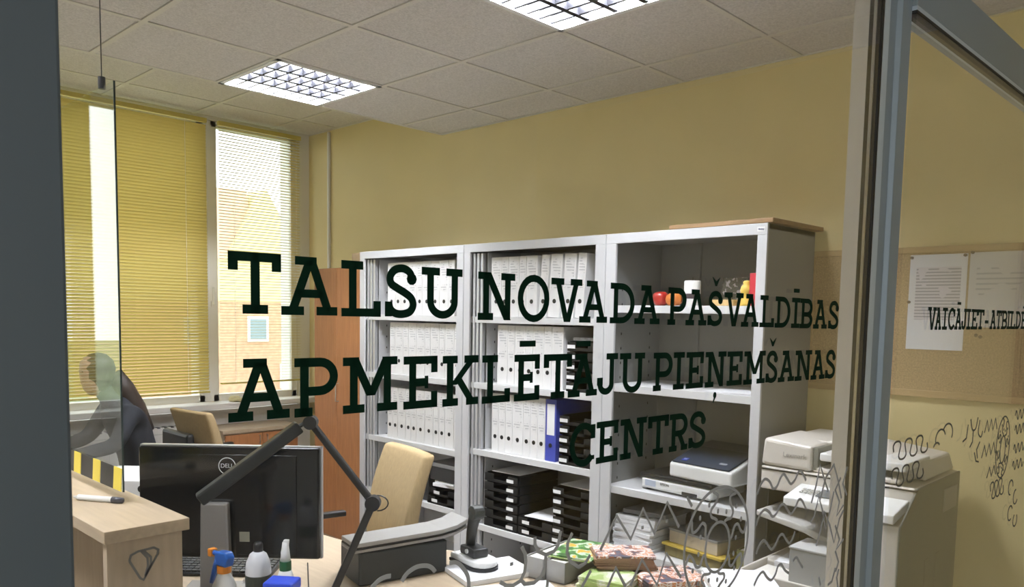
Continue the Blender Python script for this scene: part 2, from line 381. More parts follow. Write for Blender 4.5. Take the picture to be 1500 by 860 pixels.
def glyph(ch, w, h):
    """polygons of one capital in a w x h box, stroke t"""
    t = .155*h; s = .15*h; P = []
    def R(x0, x1, y0, y1): P.append([(x0*w, y0), (x1*w, y0), (x1*w, y1), (x0*w, y1)])
    def RA(x0, x1, y0, y1): P.append([(x0, y0), (x1, y0), (x1, y1), (x0, y1)])
    def stem(c, y0=0, y1=None): RA(c*w-t/2, c*w+t/2, y0, h if y1 is None else y1)
    def diag(x0, y0, x1, y1, q=t): P.append([(x0*w-q/2, y0), (x0*w+q/2, y0), (x1*w+q/2, y1), (x1*w-q/2, y1)])
    def rib(pts, q=t, closed=False): P.extend(ribbon(pts, q, closed))
    acc = None
    base = {'Š': 'S', 'Ī': 'I', 'Ē': 'E', 'Ā': 'A', 'Ņ': 'N'}.get(ch, ch)
    if base == 'T':
        R(0, 1, h-s, h); RA(0, t*1.05, h*.70, h); RA(w-t*1.05, w, h*.70, h); stem(.5); R(.26, .74, 0, s)
    elif base == 'A':
        R(.24, .62, h-s*.95, h); diag(.19, s*.5, .50, h-s*.4, t*1.05); diag(.83, s*.5, .53, h-s*.4, t*1.05); R(.27, .74, h*.30, h*.30+s*.95); R(0, .39, 0, s); R(.62, 1, 0, s)
    elif base == 'L':
        R(0, .54, h-s, h); stem(.28); R(0, 1, 0, s); RA(w-t, w, 0, h*.29)
    elif base == 'I':
        R(0, 1, h-s, h); stem(.5); R(0, 1, 0, s)
    elif base == 'E':
        R(0, 1, h-s, h); RA(w-t*.95, w, h*.68, h); stem(.26); R(.2, .72, h*.5-s*.5, h*.5+s*.5); RA(.72*w-t*.5, .72*w, h*.38, h*.62); R(0, 1, 0, s); RA(w-t*.95, w, 0, h*.32)
    elif base == 'U':
        R(0, .43, h-s, h); R(.60, 1, h-s, h); c0 = .21*w; c1 = .81*w; r = (c1-c0)/2
        rib([(c0, h-s)]+arc((c0+c1)/2, r*.85+t/2, r, r*.85, 180, 360)+[(c1, h-s)])
    elif base == 'J':
        R(.42, 1, h-s, h); c1 = .70*w; r = .30*w
        rib([(c1, h-s)]+arc(c1-r, r*.85+t/2, r, r*.85, 0, -185, 12)); RA(c1-2*r-t*.65, c1-2*r+t*.65, r*.85+t*.3, r*.85+t*1.5)
    elif base == 'N':
        R(0, .3, h-s, h); stem(.21); R(0, .40, 0, s); R(.62, 1, h-s, h); stem(.80); diag(.24, h, .80, 0, t*1.25)
    elif base == 'M':
        R(0, .28, h-s, h); R(.72, 1, h-s, h); stem(.19); stem(.81); R(0, .38, 0, s); R(.62, 1, 0, s); diag(.19, h, .5, h*.30, t*1.15); diag(.81, h, .5, h*.30, t*1.15)
    elif base == 'V':
        R(0, .40, h-s, h); R(.62, 1, h-s, h); diag(.20, h-s*.3, .50, 0, t*1.05); diag(.82, h-s*.3, .54, 0, t*1.05)
    elif base == 'K':
        R(0, .40, h-s, h); stem(.20); R(0, .42, 0, s); R(.6, 1, h-s, h); diag(.82, h-s*.5, .30, h*.42, t*1.1); diag(.42, h*.55, .82, s*.4, t*1.2); R(.66, 1, 0, s)
    elif base in 'PRBD':
        R(0, .3, h-s, h); stem(.22); R(0, .40 if base in 'PR' else .3, 0, s)
        x1 = w-t/2
        if base == 'D':
            c = .45*w; rib([(.2*w, h-t/2)]+arc(c, h/2, x1-c, h/2-t/2, 90, -90, 16)+[(.2*w, t/2)])
        else:
            lo = h*.43 if base == 'P' else h*.47
            c = .58*w; ry = (h-t/2-lo)/2
            rib([(.2*w, h-t/2)]+arc(c, lo+ry, (x1-c)*(1 if base == 'P' else .93), ry, 90, -90, 12)+[(.2*w, lo)])
            if base == 'R':
                diag(.52, lo, .82, s*.4, t*1.15); R(.66, 1, 0, s)
            if base == 'B':
                ry = (lo-t/2)/2; rib([(.2*w, lo)]+arc(c, t/2+ry, x1-c, ry, 90, -90, 12)+[(.2*w, t/2)])
    elif base == 'O':
        rib(arc(w/2, h/2, w/2-t/2, h/2-t*.35, 0, 345, 23), t, True)
    elif base == 'C':
        rib(arc(w*.54, h/2, w*.54-t/2, h/2-t*.4, 45, 318, 22)); RA(w-t*.95, w, h*.62, h*.95); RA(w*.80, w*.98, h*.12, h*.22)
    elif base == 'S':
        pts = [(.83, .70), (.80, .83), (.66, .91), (.48, .93), (.28, .89), (.15, .77), (.18, .64), (.36, .56), (.62, .47), (.82, .37), (.88, .24), (.78, .12), (.56, .07), (.32, .08), (.16, .16), (.11, .28)]
        rib(smooth([(a*w, b*h) for a, b in pts]), t*.98); RA(0, t*.95, .02*h, h*.30); P.append([(w*.83+t*.75*math.cos(k*PI/5), h*.74+t*.75*math.sin(k*PI/5)) for k in range(10)])
    elif base == '-':
        R(0, 1, h*.30, h*.46)
    if ch in 'ĪĒĀ':
        RA(w*.5-.24*h, w*.5+.24*h, h*1.17, h*1.30) if ch != 'Ī' else RA(w*.5-.19*h, w*.5+.19*h, h*1.17, h*1.30)
    if ch == 'Š':
        P.append([(w*.5-.2*h, h*1.40), (w*.5-.03*h, h*1.14), (w*.5+.03*h, h*1.14), (w*.5, h*1.27)])
        P.append([(w*.5+.2*h, h*1.40), (w*.5, h*1.27), (w*.5-.03*h, h*1.14), (w*.5+.03*h, h*1.14)])
    if ch == 'Ņ':
        P.append([(w*.5+.08*h*math.cos(k*PI/5), -h*.24+.09*h*math.sin(k*PI/5)) for k in range(10)])
        P.append([(w*.5+.08*h, -h*.24), (w*.5-.06*h, -h*.46), (w*.5-.09*h, -h*.44), (w*.5-.02*h, -h*.26)])
    return P
def area2(p): return sum(p[i][0]*p[(i+1) % len(p)][1]-p[(i+1) % len(p)][0]*p[i][1] for i in range(len(p)))
def decal_mesh(polys, n0=-.0008, n1=-.0002):
    m = MB()
    for p in polys:
        if area2(p) < 0: p = p[::-1]
        m.prism(p, n0, n1, 'x')
    return m
R1 = [('T',.2331,.2706),('A',.2708,.3148),('L',.3185,.3528),('S',.357,.3872),('U',.392,.4341),('N',.4521,.4955),('O',.4995,.5402),('V',.543,.5863),('A',.5833,.6254),('D',.6304,.67),('A',.6712,.7152),('P',.7308,.766),('A',.7661,.8083),('Š',.8116,.8433),('V',.8477,.891),('A',.888,.9306),('L',.9338,.9709),('D',.9744,1.0154),('Ī',1.0202,1.0434),('B',1.0452,1.0821),('A',1.0862,1.1291),('S',1.1349,1.1683)]
R2 = [('A',.2322,.2765),('P',.2805,.3153),('M',.3198,.3686),('E',.3749,.4086),('K',.4144,.4534),('L',.4581,.4914),('Ē',.4968,.5292),('T',.535,.574),('Ā',.5693,.6124),('J',.614,.6448),('U',.6488,.6912),('P',.7077,.743),('I',.7456,.7662),('E',.7709,.806),('Ņ',.8108,.856),('E',.8597,.8945),('M',.8997,.9528),('Š',.9562,.9867),('A',.9896,1.0347),('N',1.0377,1.0866),('A',1.0865,1.1299),('S',1.1329,1.1655)]
R3 = [('C',.5741,.6117),('E',.6142,.6486),('N',.6532,.6979),('T',.7014,.7394),('R',.742,.7779),('S',.7809,.8166)]
R4 = [('V',1.5489,1.5926),('A',1.5886,1.6218),('I',1.6288,1.6552),('C',1.6618,1.6995),('Ā',1.7011,1.7425),('J',1.7441,1.773),('I',1.7759,1.7985),('E',1.8044,1.8454),('T',1.8454,1.8898),('-',1.8996,1.9226),('A',1.9359,1.9804),('T',1.9838,2.0193),('B',2.0228,2.0668),('I',2.0683,2.0909),('L',2.0931,2.1356),('D',2.1395,2.182),('Ē',2.1877,2.2292),('T',2.2317,2.2693)]
def sign(name, label, rows):
    e = gl(thing(name, label, 'lettering'))
    for row, s0, z0, s1, z1, h in rows:
        for ch, a, b in row:
            zb = z0+(z1-z0)*((a+b)/2-s0)/(s1-s0)
            o = decal_mesh(glyph(ch, b-a, h)).build('letter', GREEN, e); o.location = (0, a, zb)
sign('window_lettering', 'large dark green slab serif sign in three lines across the left pane',
     [(R1, .25, 1.5930, 1.15, 1.5833, .0407), (R2, .25, 1.5213, 1.15, 1.5110, .0417), (R3, .59, 1.4483, .80, 1.4450, .0424)])
sign('window_lettering', 'short dark green sign line on the pane right of the post', [(R4, 1.57, 1.5819, 2.25, 1.584, .0415)])

# grey frosted vinyl motifs along the lower glass
DEC = {
'wavy frond motif left of the zigzags': [[(.5104,1.3835),(.5151,1.3755),(.5162,1.3688),(.5147,1.3588),(.5095,1.3516),(.4998,1.3493),(.4911,1.3513),(.4833,1.3563)],[(.5275,1.3893),(.5277,1.3821),(.5325,1.3746),(.543,1.3692),(.5545,1.3702),(.5601,1.3751),(.5636,1.3885)],[(.543,1.3692),(.5424,1.3587),(.537,1.3493),(.5278,1.3455),(.515,1.3471),(.5104,1.352)],[(.5805,1.3835),(.574,1.3744),(.5734,1.3651),(.5788,1.3551),(.5914,1.3469),(.6017,1.3489),(.6089,1.3558)],[(.5459,1.3373),(.5466,1.3438)],[(.4975,1.3715),(.4976,1.3683)]],
'rounded arch motif at the bottom under the desk lamp': [[(.3449,1.383),(.3518,1.3874),(.3576,1.3888),(.3635,1.3886)],[(.3742,1.3817),(.3796,1.3872),(.3892,1.3904),(.399,1.3893),(.4047,1.3863),(.4084,1.382)],[(.4238,1.3863),(.4306,1.3855),(.436,1.382),(.4421,1.3747),(.4453,1.3679),(.4457,1.3594)]],
'upper zigzag motif over the paper stacks': [[(.6251,1.3575),(.6507,1.3887),(.6761,1.3593),(.6965,1.3893),(.719,1.3574),(.742,1.389),(.767,1.3565)],[(.7818,1.3893),(.7926,1.3764)],[(.6965,1.370),(.6966,1.3665)],[(.742,1.3695),(.7421,1.366)]],
'lower zigzag motif over the magazines': [[(.5964,1.3242),(.6106,1.3392)],[(.6381,1.3144),(.6517,1.3332),(.6696,1.3085)],[(.678,1.3081),(.6976,1.3325),(.7275,1.2974),(.7441,1.3299),(.775,1.2954)]],
'top wave motif over the copier': [[(.9475,1.3681),(.9538,1.3781),(.9659,1.3855),(.9794,1.38),(.9898,1.3693),(1.0011,1.3715),(1.0098,1.3815),(1.0193,1.385),(1.03,1.3769),(1.0409,1.3688),(1.0528,1.3729),(1.0622,1.3824),(1.0727,1.382),(1.087,1.3674)]],
'second wave motif over the copier': [[(.9475,1.3264),(.9555,1.3378),(.9678,1.344),(.9813,1.339),(.9915,1.3308),(1.0028,1.3336),(1.0117,1.3416),(1.0234,1.3426),(1.0343,1.3332),(1.0452,1.3257),(1.057,1.3315),(1.0663,1.3418),(1.077,1.3402),(1.0915,1.325)]],
'third wave motif over the copier': [[(.9509,1.2873),(.9591,1.2977),(.9716,1.3017),(.9837,1.2919),(.9938,1.2853),(1.0049,1.2907),(1.0138,1.2995),(1.0235,1.3005),(1.0345,1.2908),(1.0453,1.2838),(1.055,1.2898),(1.0604,1.2977)]],
'lowest wave motif over the copier': [[(.9491,1.2454),(.9591,1.2551),(.9717,1.2589),(.9838,1.2487),(.9959,1.2422),(1.007,1.2473),(1.0138,1.2573),(1.0236,1.2581),(1.0346,1.248),(1.0476,1.2403)],[(1.0584,1.2557),(1.0686,1.2586),(1.0778,1.2507),(1.0898,1.2391)]],
'stacked arrow motif beside the grey post': [[(1.1083,1.3314),(1.1212,1.3557),(1.1315,1.3847),(1.1507,1.3567),(1.1643,1.3403)],[(1.1354,1.3292),(1.1524,1.3627),(1.1788,1.379),(1.1964,1.3537),(1.2125,1.3227)],[(1.1092,1.303),(1.1196,1.3093),(1.1322,1.3378),(1.1492,1.3095),(1.1615,1.2835),(1.1747,1.3127),(1.1837,1.3375)],[(1.206,1.3556),(1.1884,1.3389),(1.2056,1.3184),(1.1983,1.2972),(1.2215,1.3105)],[(1.1314,1.2632),(1.1448,1.2865),(1.1537,1.3108),(1.1754,1.2863),(1.1934,1.2564),(1.2089,1.2911),(1.2226,1.3017)],[(1.1951,1.2828),(1.2129,1.2581),(1.2024,1.2429),(1.2284,1.2552)],[(1.2284,1.37),(1.215,1.345),(1.232,1.325)],[(1.20,1.242),(1.214,1.222),(1.205,1.208)]],
'small hook motif low beside the grey post': [[(1.179,1.1932),(1.1933,1.1953),(1.2033,1.2147)],[(1.2163,1.2097),(1.2102,1.198),(1.2175,1.1789)],[(1.1463,1.2123),(1.1525,1.1983)]],
}
def motif(label, pls, wd, m, grp, curvy=True):
    e = gl(thing('window_decal', label, 'window decal', group=grp))
    for pl in pls:
        decal_mesh(ribbon(smooth(pl) if curvy and len(pl) > 3 else pl, wd)).build('stroke', m, e)
for k, pls in DEC.items():
    motif('grey frosted '+k, pls, .0037, VINYL, 'grey vinyl motifs on the left pane', 'zigzag' not in k and 'arrow' not in k)
def oval_motif(cx, cz, rx, rz, label, wd, grp, m):
    e = gl(thing('window_decal', label, 'window decal', group=grp))
    decal_mesh(ribbon(arc(cx, cz, rx, rz, 0, 354, 59), wd, True)).build('outer_ring', m, e)
    decal_mesh(ribbon(arc(cx, cz-.08*rz, rx*.38, rz*.45, 0, 350, 39), wd, True)).build('inner_ring', m, e)
    def at(a, q):
        c = math.radians(a); i, o = .40, .97
        k = i+(o-i)*q; return (cx+rx*k*math.cos(c), cz-.08*rz*(1-q)+rz*(.47+(o-.47)*q)*math.sin(c))
    for k in range(8):                       # curling tendrils between the two rings, each with a dot
        a = 12+45*k; s = 1 if k % 2 else -1
        pts = [at(a, 1), at(a+s*9, .80), at(a+s*3, .60), at(a-s*9, .50), at(a-s*12, .30), at(a-s*2, .14), at(a+s*6, .02)]
        decal_mesh(ribbon(smooth(pts), wd)).build('tendril', m, e)
        for dq, da in ((.70, -11*s), (.32, 9*s)):
            dx, dz = at(a+da, dq); decal_mesh([[(dx+wd*.62*math.cos(j*PI/4), dz+wd*.9*math.sin(j*PI/4)) for j in range(8)]]).build('dot', m, e)
oval_motif(.8535, 1.3215, .0735, .0690, 'large grey frosted oval motif over the cabinet and white papers', .0037, 'grey vinyl motifs on the left pane', VINYL)
VDARK = mat('dark_frosted_vinyl', (.14, .13, .10), .7, spec=.1)
def rp(label, pls, wd=.0034):
    motif(label, pls, wd, VDARK, 'grey vinyl motifs on the right pane', 'zigzag' not in label)
def wave(s0, s1, z, amp, n):
    k = n*6; return [(s0+(s1-s0)*i/k, z+amp*math.sin(2*PI*n*i/k)) for i in range(k+1)]
def zig(s0, s1, z, amp, n): return [(s0+(s1-s0)*i/(2*n), z+(amp if i % 2 else -amp)) for i in range(2*n+1)]
def loops(s0, s1, z, amp, n):
    k = n*10; return [(s0+(s1-s0)*i/k-.016*math.sin(4*PI*n*i/k/1.0)*.6, z+amp*math.sin(2*PI*n*i/k)) for i in range(k+1)]
rp('looped grey motif over the copier lid seen through the right pane', [loops(1.42, 1.585, 1.372, .017, 3)])
rp('second looped grey motif over the copier seen through the right pane', [loops(1.42, 1.57, 1.325, .017, 3)])
rp('grey arch motif between the loops and the frond on the right pane', [arc(1.66, 1.372, .028, .018, 200, 20, 8), arc(1.70, 1.378, .03, .02, 150, -30, 8), arc(1.64, 1.352, .02, .014, 150, 40, 6)])
rp('grey frond motif on the right pane', [[(1.80,1.352),(1.822,1.357),(1.83,1.385)],[(1.845,1.395),(1.86,1.372),(1.883,1.372),(1.895,1.395)],[(1.868,1.372),(1.866,1.345),(1.85,1.335)],[(1.91,1.388),(1.903,1.362),(1.925,1.35),(1.935,1.362)],[(1.885,1.32),(1.90,1.30),(1.92,1.296)],[(1.92,1.34),(1.90,1.325),(1.91,1.305)]])
rp('upper zigzag grey motif on the right pane', [zig(1.95, 2.045, 1.37, .013, 3)])
rp('middle zigzag grey motif on the right pane', [zig(1.94, 2.045, 1.315, .013, 3)])
rp('lower zigzag grey motif on the right pane', [zig(1.99, 2.06, 1.262, .011, 2)])
oval_motif(2.105, 1.309, .055, .072, 'grey frosted oval motif with tendrils on the right pane', .0034, 'grey vinyl motifs on the right pane', VDARK)
rp('top wave grey motif at the right picture edge', [wave(2.195, 2.30, 1.376, .011, 3)])
rp('second wave grey motif at the right picture edge', [wave(2.20, 2.30, 1.34, .011, 3)])
rp('third wave grey motif at the right picture edge', [wave(2.20, 2.30, 1.293, .011, 3)])
rp('fourth wave grey motif at the right picture edge', [wave(2.20, 2.30, 1.252, .011, 3)])
rp('low looped grey motif on the right pane under the oval', [loops(2.03, 2.13, 1.215, .02, 3)])
rp('low curl grey motif at the right picture edge', [arc(2.20, 1.20, .02, .018, 0, 270, 10), arc(2.25, 1.17, .02, .018, 90, 330, 10), arc(2.21, 1.135, .02, .018, 30, 300, 10), arc(2.26, 1.11, .018, .016, 120, 400, 10)])

# ------------------------------------------------------------------ window blinds
def blind(y0, y1, ztop, zbot, tilt, label, cords):
    t = thing('venetian_blind', label, 'blind', (WX+.075, y0, zbot), 0, 'yellow venetian blinds')
    L_ = y1-y0; H = ztop-zbot
    B(-.016, .016, 0, L_, H-.03, H).build('head_rail', BLINDR, t, bevel=.002)
    B(-.013, .013, 0, L_, 0, .012).build('bottom_rail', BLINDR, t, bevel=.002)
    m = MB(); z = .03; c, s_ = math.cos(tilt), math.sin(tilt); hw = .0125
    while z < H-.035:
        pts = []
        for q, bow in ((-1, 0), (-.35, .0016), (.35, .0016), (1, 0)):
            pts.append((q*hw*c-bow*s_, z+q*hw*s_+bow*c))
        vs_ = [(px, yy, pz) for yy in (0.003, L_-.003) for px, pz in pts]
        m.add(vs_, [(i, i+1, i+5, i+4) for i in range(3)]); z += .0215
    o = m.build('slats', BLIND, t, smooth=True); o['kind'] = 'stuff'
    for yc in cords:
        MB().tube([(.014, yc, .01), (.014, yc, H-.02)], .0012, 5).build('cord', WHITE, t)
    return t
blind(-.785, -.125, 2.935, 1.055, .10, 'narrow open yellow blind beside the yellow wall with a house showing through', (.11, .56))
blind(-2.0, -.872, 2.935, 1.0, .92, 'wide nearly closed yellow blind in the middle of the window wall', (.16, .97))
blind(-3.22, -2.095, 2.935, 1.0, .25, 'open yellow blind far left on the window wall', (.16, .97))
blind(-3.77, -3.315, 2.935, 1.0, .92, 'nearly closed yellow blind furthest left behind the slate post', (.16,))

# outside: ground and a gabled house
struct(B(-80, -1.9, -60, 80, -1.7, -1.6).build('ground', mat('outside_grass', (.22, .25, .13), .9, noise=.3, nscale=.5)))
BRICK = mat('orange_brick', (.66, .40, .26), .8, noise=.15, nscale=6)
YREND = mat('yellow_render', (.72, .63, .36), .8)
ROOFM = mat('pinkish_roof', (.62, .42, .32), .8, noise=.1, nscale=3)
h = thing('house', 'brick house with a yellow gable seen through the open blind', 'house', (-22, 10.9, -1.6))
MB().box(-6, 0, -4.5, 1.6, 0, 3.5).build('wall', BRICK, h); MB().box(-6, .02, -4.5, 1.6, 3.5, 4.9).build('upper_wall', YREND, h)
MB().prism([(-1.6, 4.9), (1.6, 4.9), (0, 7.45)], -6, .05, 'x').build('gable', YREND, h)
MB().prism([(-6.0, 4.9), (.04, 4.9), (-.6, 7.4), (-3, 7.6), (-5, 7.4)], -4.5, -.4, 'y').build('roof', ROOFM, h)
for y, z in ((-.35, 2.1), (-2.6, 2.1), (.9, .4)):
    o = B(.0, .06, y-.4, y+.4, z, z+.9).build('window', WHITE, h); B(.05, .07, y-.3, y+.3, z+.1, z+.8).build('pane', mat('house_pane', (.25, .33, .36), .1), o)
h2 = thing('house', 'pale house further right behind the yellow gable', 'house', (-30, 17.2, -1.6))
MB().box(-6, 0, -3.6, 3, 0, 3.6).build('wall', mat('white_render', (.80, .79, .76), .8), h2)
MB().prism([(-3.8, 3.6), (3.2, 3.6), (3.2, 4.4), (-3.8, 4.4)], -6, .2, 'x').build('roof', ROOFM, h2)

# ------------------------------------------------------------------ steel cabinets
YB, YF = -.02, -.47
SHUT = mat('shutter_slat_metal', (.62, .62, .64), .3, metal=.5)
def cabinet(x0, x1, shelves, label, shutter, stl, stR, body=None):
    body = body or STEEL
    t = thing('steel_cabinet', label, 'cabinet', (x0, 0, 0), 0, 'grey steel cabinets along the yellow wall')
    W = x1-x0-.003; th = .02; TOP = 1.98
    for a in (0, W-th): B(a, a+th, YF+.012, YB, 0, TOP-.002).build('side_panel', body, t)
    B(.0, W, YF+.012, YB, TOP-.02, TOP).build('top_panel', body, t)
    B(th, W-th, YF+.03, YB, 0, .07).build('plinth', STEEL, t)
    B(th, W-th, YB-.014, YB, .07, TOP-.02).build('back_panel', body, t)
    B(0, stl, YF, YF+.014, 0, TOP-.045).build('front_stile', STEEL, t, bevel=.002)
    B(W-stR, W, YF, YF+.014, 0, TOP-.045).build('front_stile', STEEL, t, bevel=.002)
    B(0, W, YF, YF+.016, TOP-.045, TOP).build('front_rail', STEEL, t, bevel=.002)
    for z in shelves+[.10]:
        m = MB(); m.box(th, W-th, YF+.03, YB-.014, z-.02, z); m.box(stl*.8, W-stR*.8, YF+.018, YF+.03, z-.034, z)
        m.build('shelf', STEELIN, t, bevel=.0015)
    if shutter:
        for k in range(3):
            x = stl+.008+k*.026
            B(x, x+.018, YF+.016+.004*k, YF+.05, .07, TOP-.05).build('shutter_slat', SHUT, t, bevel=.003)
        B(stl+.085, stl+.089, YF+.05, YB-.02, .07, TOP-.05).build('shutter_housing', STEEL, t)
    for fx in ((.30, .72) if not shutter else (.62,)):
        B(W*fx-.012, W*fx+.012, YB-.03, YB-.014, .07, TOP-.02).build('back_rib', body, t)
    pm = MB()
    for k in range(22):
        for yy in (-.36, -.12): pm.box((stl+.089 if shutter else th)-.0, (stl+.0905 if shutter else th+.0015), yy-.003, yy+.003, .25+.07*k, .262+.07*k)
    pm.build('peg_holes', BLACK, t)
    return t
C1, C2, C3 = (-.250, .731), (.731, 1.712), (1.712, 2.515)
S1 = [1.585, 1.220, .815, .470]; S2 = [1.585, 1.222, .850, .430]; S3 = [1.650, 1.280, .795, .500]
cabinet(*C1, S1, 'grey steel cabinet with binders, leftmost of the three by the orange wardrobe', True, .05, .055)
cabinet(*C2, S2, 'grey steel cabinet with binders and black trays, middle of the three', True, .05, .06)
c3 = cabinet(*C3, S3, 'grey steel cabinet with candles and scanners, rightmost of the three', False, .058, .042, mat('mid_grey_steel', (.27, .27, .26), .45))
B(.757, .790, YF-.0012, YF, 1.948, 1.966).build('maker_label', TAG, c3)
flat_text('maker_lettering', 'Bisley', .011, mat('ink_blue', (.05, .06, .2), .5), c3, (.7735, YF-.0016, 1.957), (PI/2, 0, 0))
tb = tag(MB().prism([(2.04, -.45), (2.53, -.462), (2.545, -.012), (2.06, -.012)], 1.983, 2.001, 'z').build('wooden_board', wood('brown_board', (.33, .20, .10), .5), bevel=.002), 'brown wooden board lying on top of the right cabinet', 'board')
# binders
def binder_mesh(w_):
    k = ('b', w_)
    if k in MATS: return MATS[k]
    cv = MB(); D_, H = .285, .318; tk = .003
    cv.box(-w_/2, w_/2, 0, tk, 0, H); cv.box(-w_/2, -w_/2+tk, tk, D_, 0, H); cv.box(w_/2-tk, w_/2, tk, D_, 0, H)
    pg = MB().box(-w_/2+tk+.002, w_/2-tk-.004, .012, D_-.012, .006, H-.012)
    rg = MB().tube([(0, -.0012, .082), (0, .001, .082)], .0115, 14)
    lb = MB().box(-w_*.36, w_*.36, -.0008, 0, .135, .295)
    r = [cv.mesh('cover'), pg.mesh('pages'), rg.mesh('finger_ring'), lb.mesh('spine_label')]
    MATS[k] = r; return r
BIND = {}
def binder(x, w_, z, label, grp, col='white', lean=0, yf=-.425, ring=True):
    key = (w_, col)
    if key not in BIND:
        src = binder_mesh(w_); ms = [m.copy() for m in src]
        for m, mt in zip(ms, (BINDER if col == 'white' else BLUEB, PAGES, HOLE, SLABEL if col == 'white' else TAG)): m.materials.append(mt)
        BIND[key] = ms
    t = thing('ring_binder', label, 'binder', (x, yf, z+.001+abs(math.sin(lean))*w_/2), 0, grp)
    t.rotation_euler = (0, lean, random.uniform(-.003, .003))
    for m, n in zip(BIND[key], ('cover', 'pages', 'finger_ring', 'spine_label')):
        if n == 'finger_ring' and not ring: continue
        o = D.objects.new(n, m); COL.objects.link(o); o.parent = t
    return t
def binder_row(x, xe, z, ws, where, grp, leans=None):
    i = 0
    while True:
        w_ = ws[i % len(ws)]
        if x+w_ > xe: break
        ln = leans(i) if leans else 0
        binder(x+w_/2+(0 if ln == 0 else -.01), w_, z, 'white ring binder, %s from the left %s' % (ORD[i], where), grp, lean=ln)
        x += w_+(.0025 if ln == 0 else .014)+(.02 if leans and leans(i+1) and not ln else 0); i += 1
    return x
G1, G2 = 'white binders in the left cabinet', 'white binders in the middle cabinet'
binder_row(-.015, .665, S1[0], [.075, .05, .075, .075, .05, .075, .075], 'on the top shelf of the left cabinet', G1)
binder_row(.010, .665, S1[1], [.05, .075, .05, .075, .075, .05, .075], 'on the second shelf of the left cabinet', G1)
binder_row(-.012, .665, S1[2], [.05, .05, .075, .05, .05, .075, .075], 'on the third shelf of the left cabinet', G1)
binder_row(.905, 1.63, S2[0], [.075, .05, .075, .05, .075, .05, .075, .075, .05], 'on the top shelf of the middle cabinet', G2, lambda i: .06 if i >= 5 else 0)
binder_row(.960, 1.445, S2[1], [.075, .05, .075, .05, .075, .05, .075], 'on the second shelf of the middle cabinet', G2)
xe = binder_row(.925, 1.33, S2[2], [.05, .05, .05, .075, .05, .05, .05], 'on the third shelf of the middle cabinet', G2)
binder(xe+.036, .07, S2[2], 'blue ring binder beside the black trays on the third shelf', G2, col='blue')
# letter trays
TR = {}
def tray(x0, x1, z, label, grp, tagx=.03, h=.05, y0=-.44, dep=.33):
    w_ = round(x1-x0, 3); k = (w_, h, tagx)
    if k not in TR:
        m = MB(); m.box(0, w_, 0, dep, 0, .003); m.box(0, .003, .02, dep, 0, h-.004); m.box(w_-.003, w_, .02, dep, 0, h-.004); m.box(0, w_, dep-.003, dep, 0, h-.004)
        m.box(0, w_, 0, .003, 0, .016); m.box(0, w_*.28, 0, .003, 0, h-.006); m.box(w_*.72, w_, 0, .003, 0, h-.006)
        a = m.mesh('tray_body'); a.materials.append(BPLAST)
        b = MB().box(tagx, tagx+.05, -.0015, 0, .012, .030).mesh('name_tag'); b.materials.append(TAG)
        TR[k] = (a, b)
    t = thing('letter_tray', label, 'tray', (x0, y0, z), 0, grp)
    for m, n in zip(TR[k], ('tray_body', 'name_tag')):
        o = D.objects.new(n, m); COL.objects.link(o); o.parent = t
    return t
def tray_stack(x0, x1, z, n, where, pitch=.0505, tagx=.0):
    for k in range(n):
        pos = 'topmost' if k == n-1 else ('bottom' if k == 0 else '%s from bottom' % ORD[k])
        tray(x0+random.uniform(0, .004), x1, z+.001+k*pitch, 'black letter tray, %s, %s' % (pos, where), 'stacked black letter trays', tagx)
def sheets(name, x, y, z, w_, d_, h_, rot, label, cat='paper', m=None, grp=None):
    o = MB().box(-w_/2, w_/2, -d_/2, d_/2, 0, h_).build(name, m or PAPER); o.location = (x, y, z); o.rotation_euler = (0, 0, rot)
    return tag(o, label, cat, grp)
tray_stack(1.462, 1.645, S2[1], 5, 'second shelf of the middle cabinet')
tray_stack(1.425, 1.645, S2[2], 5, 'in the stack beside the blue binder', tagx=0)
tray_stack(.888, 1.142, S2[3], 6, 'left stack on the middle cabinet low shelf', tagx=.17)
tray_stack(1.392, 1.645, S2[3], 6, 'right stack on the middle cabinet low shelf', tagx=.0)
tray(1.150, 1.388, S2[3]+.001, 'black letter tray at the bottom between the two low stacks', 'stacked black letter trays', .03)
tray(1.150, 1.388, S2[3]+.052, 'black letter tray on top between the two low stacks', 'stacked black letter trays', .03)
sheets('paper_sheet', 1.02, -.27, S2[3]+.306, .2, .29, .004, .05, 'white paper on top of the left low tray stack')
sheets('paper_sheet', 1.515, -.27, S2[3]+.306, .2, .28, .004, -.04, 'white paper on top of the right low tray stack')
sheets('paper_sheet', 1.555, -.27, S2[1]+.254, .16, .28, .015, .02, 'grey paper pile on the tray stack of the second shelf', m=mat('grey_paper', (.25, .25, .24), .7, noise=.4, nscale=40))
sheets('paper_sheet', 1.27, -.29, S2[3]+.104, .19, .27, .003, .1, 'white paper lying on the tray between the low stacks')
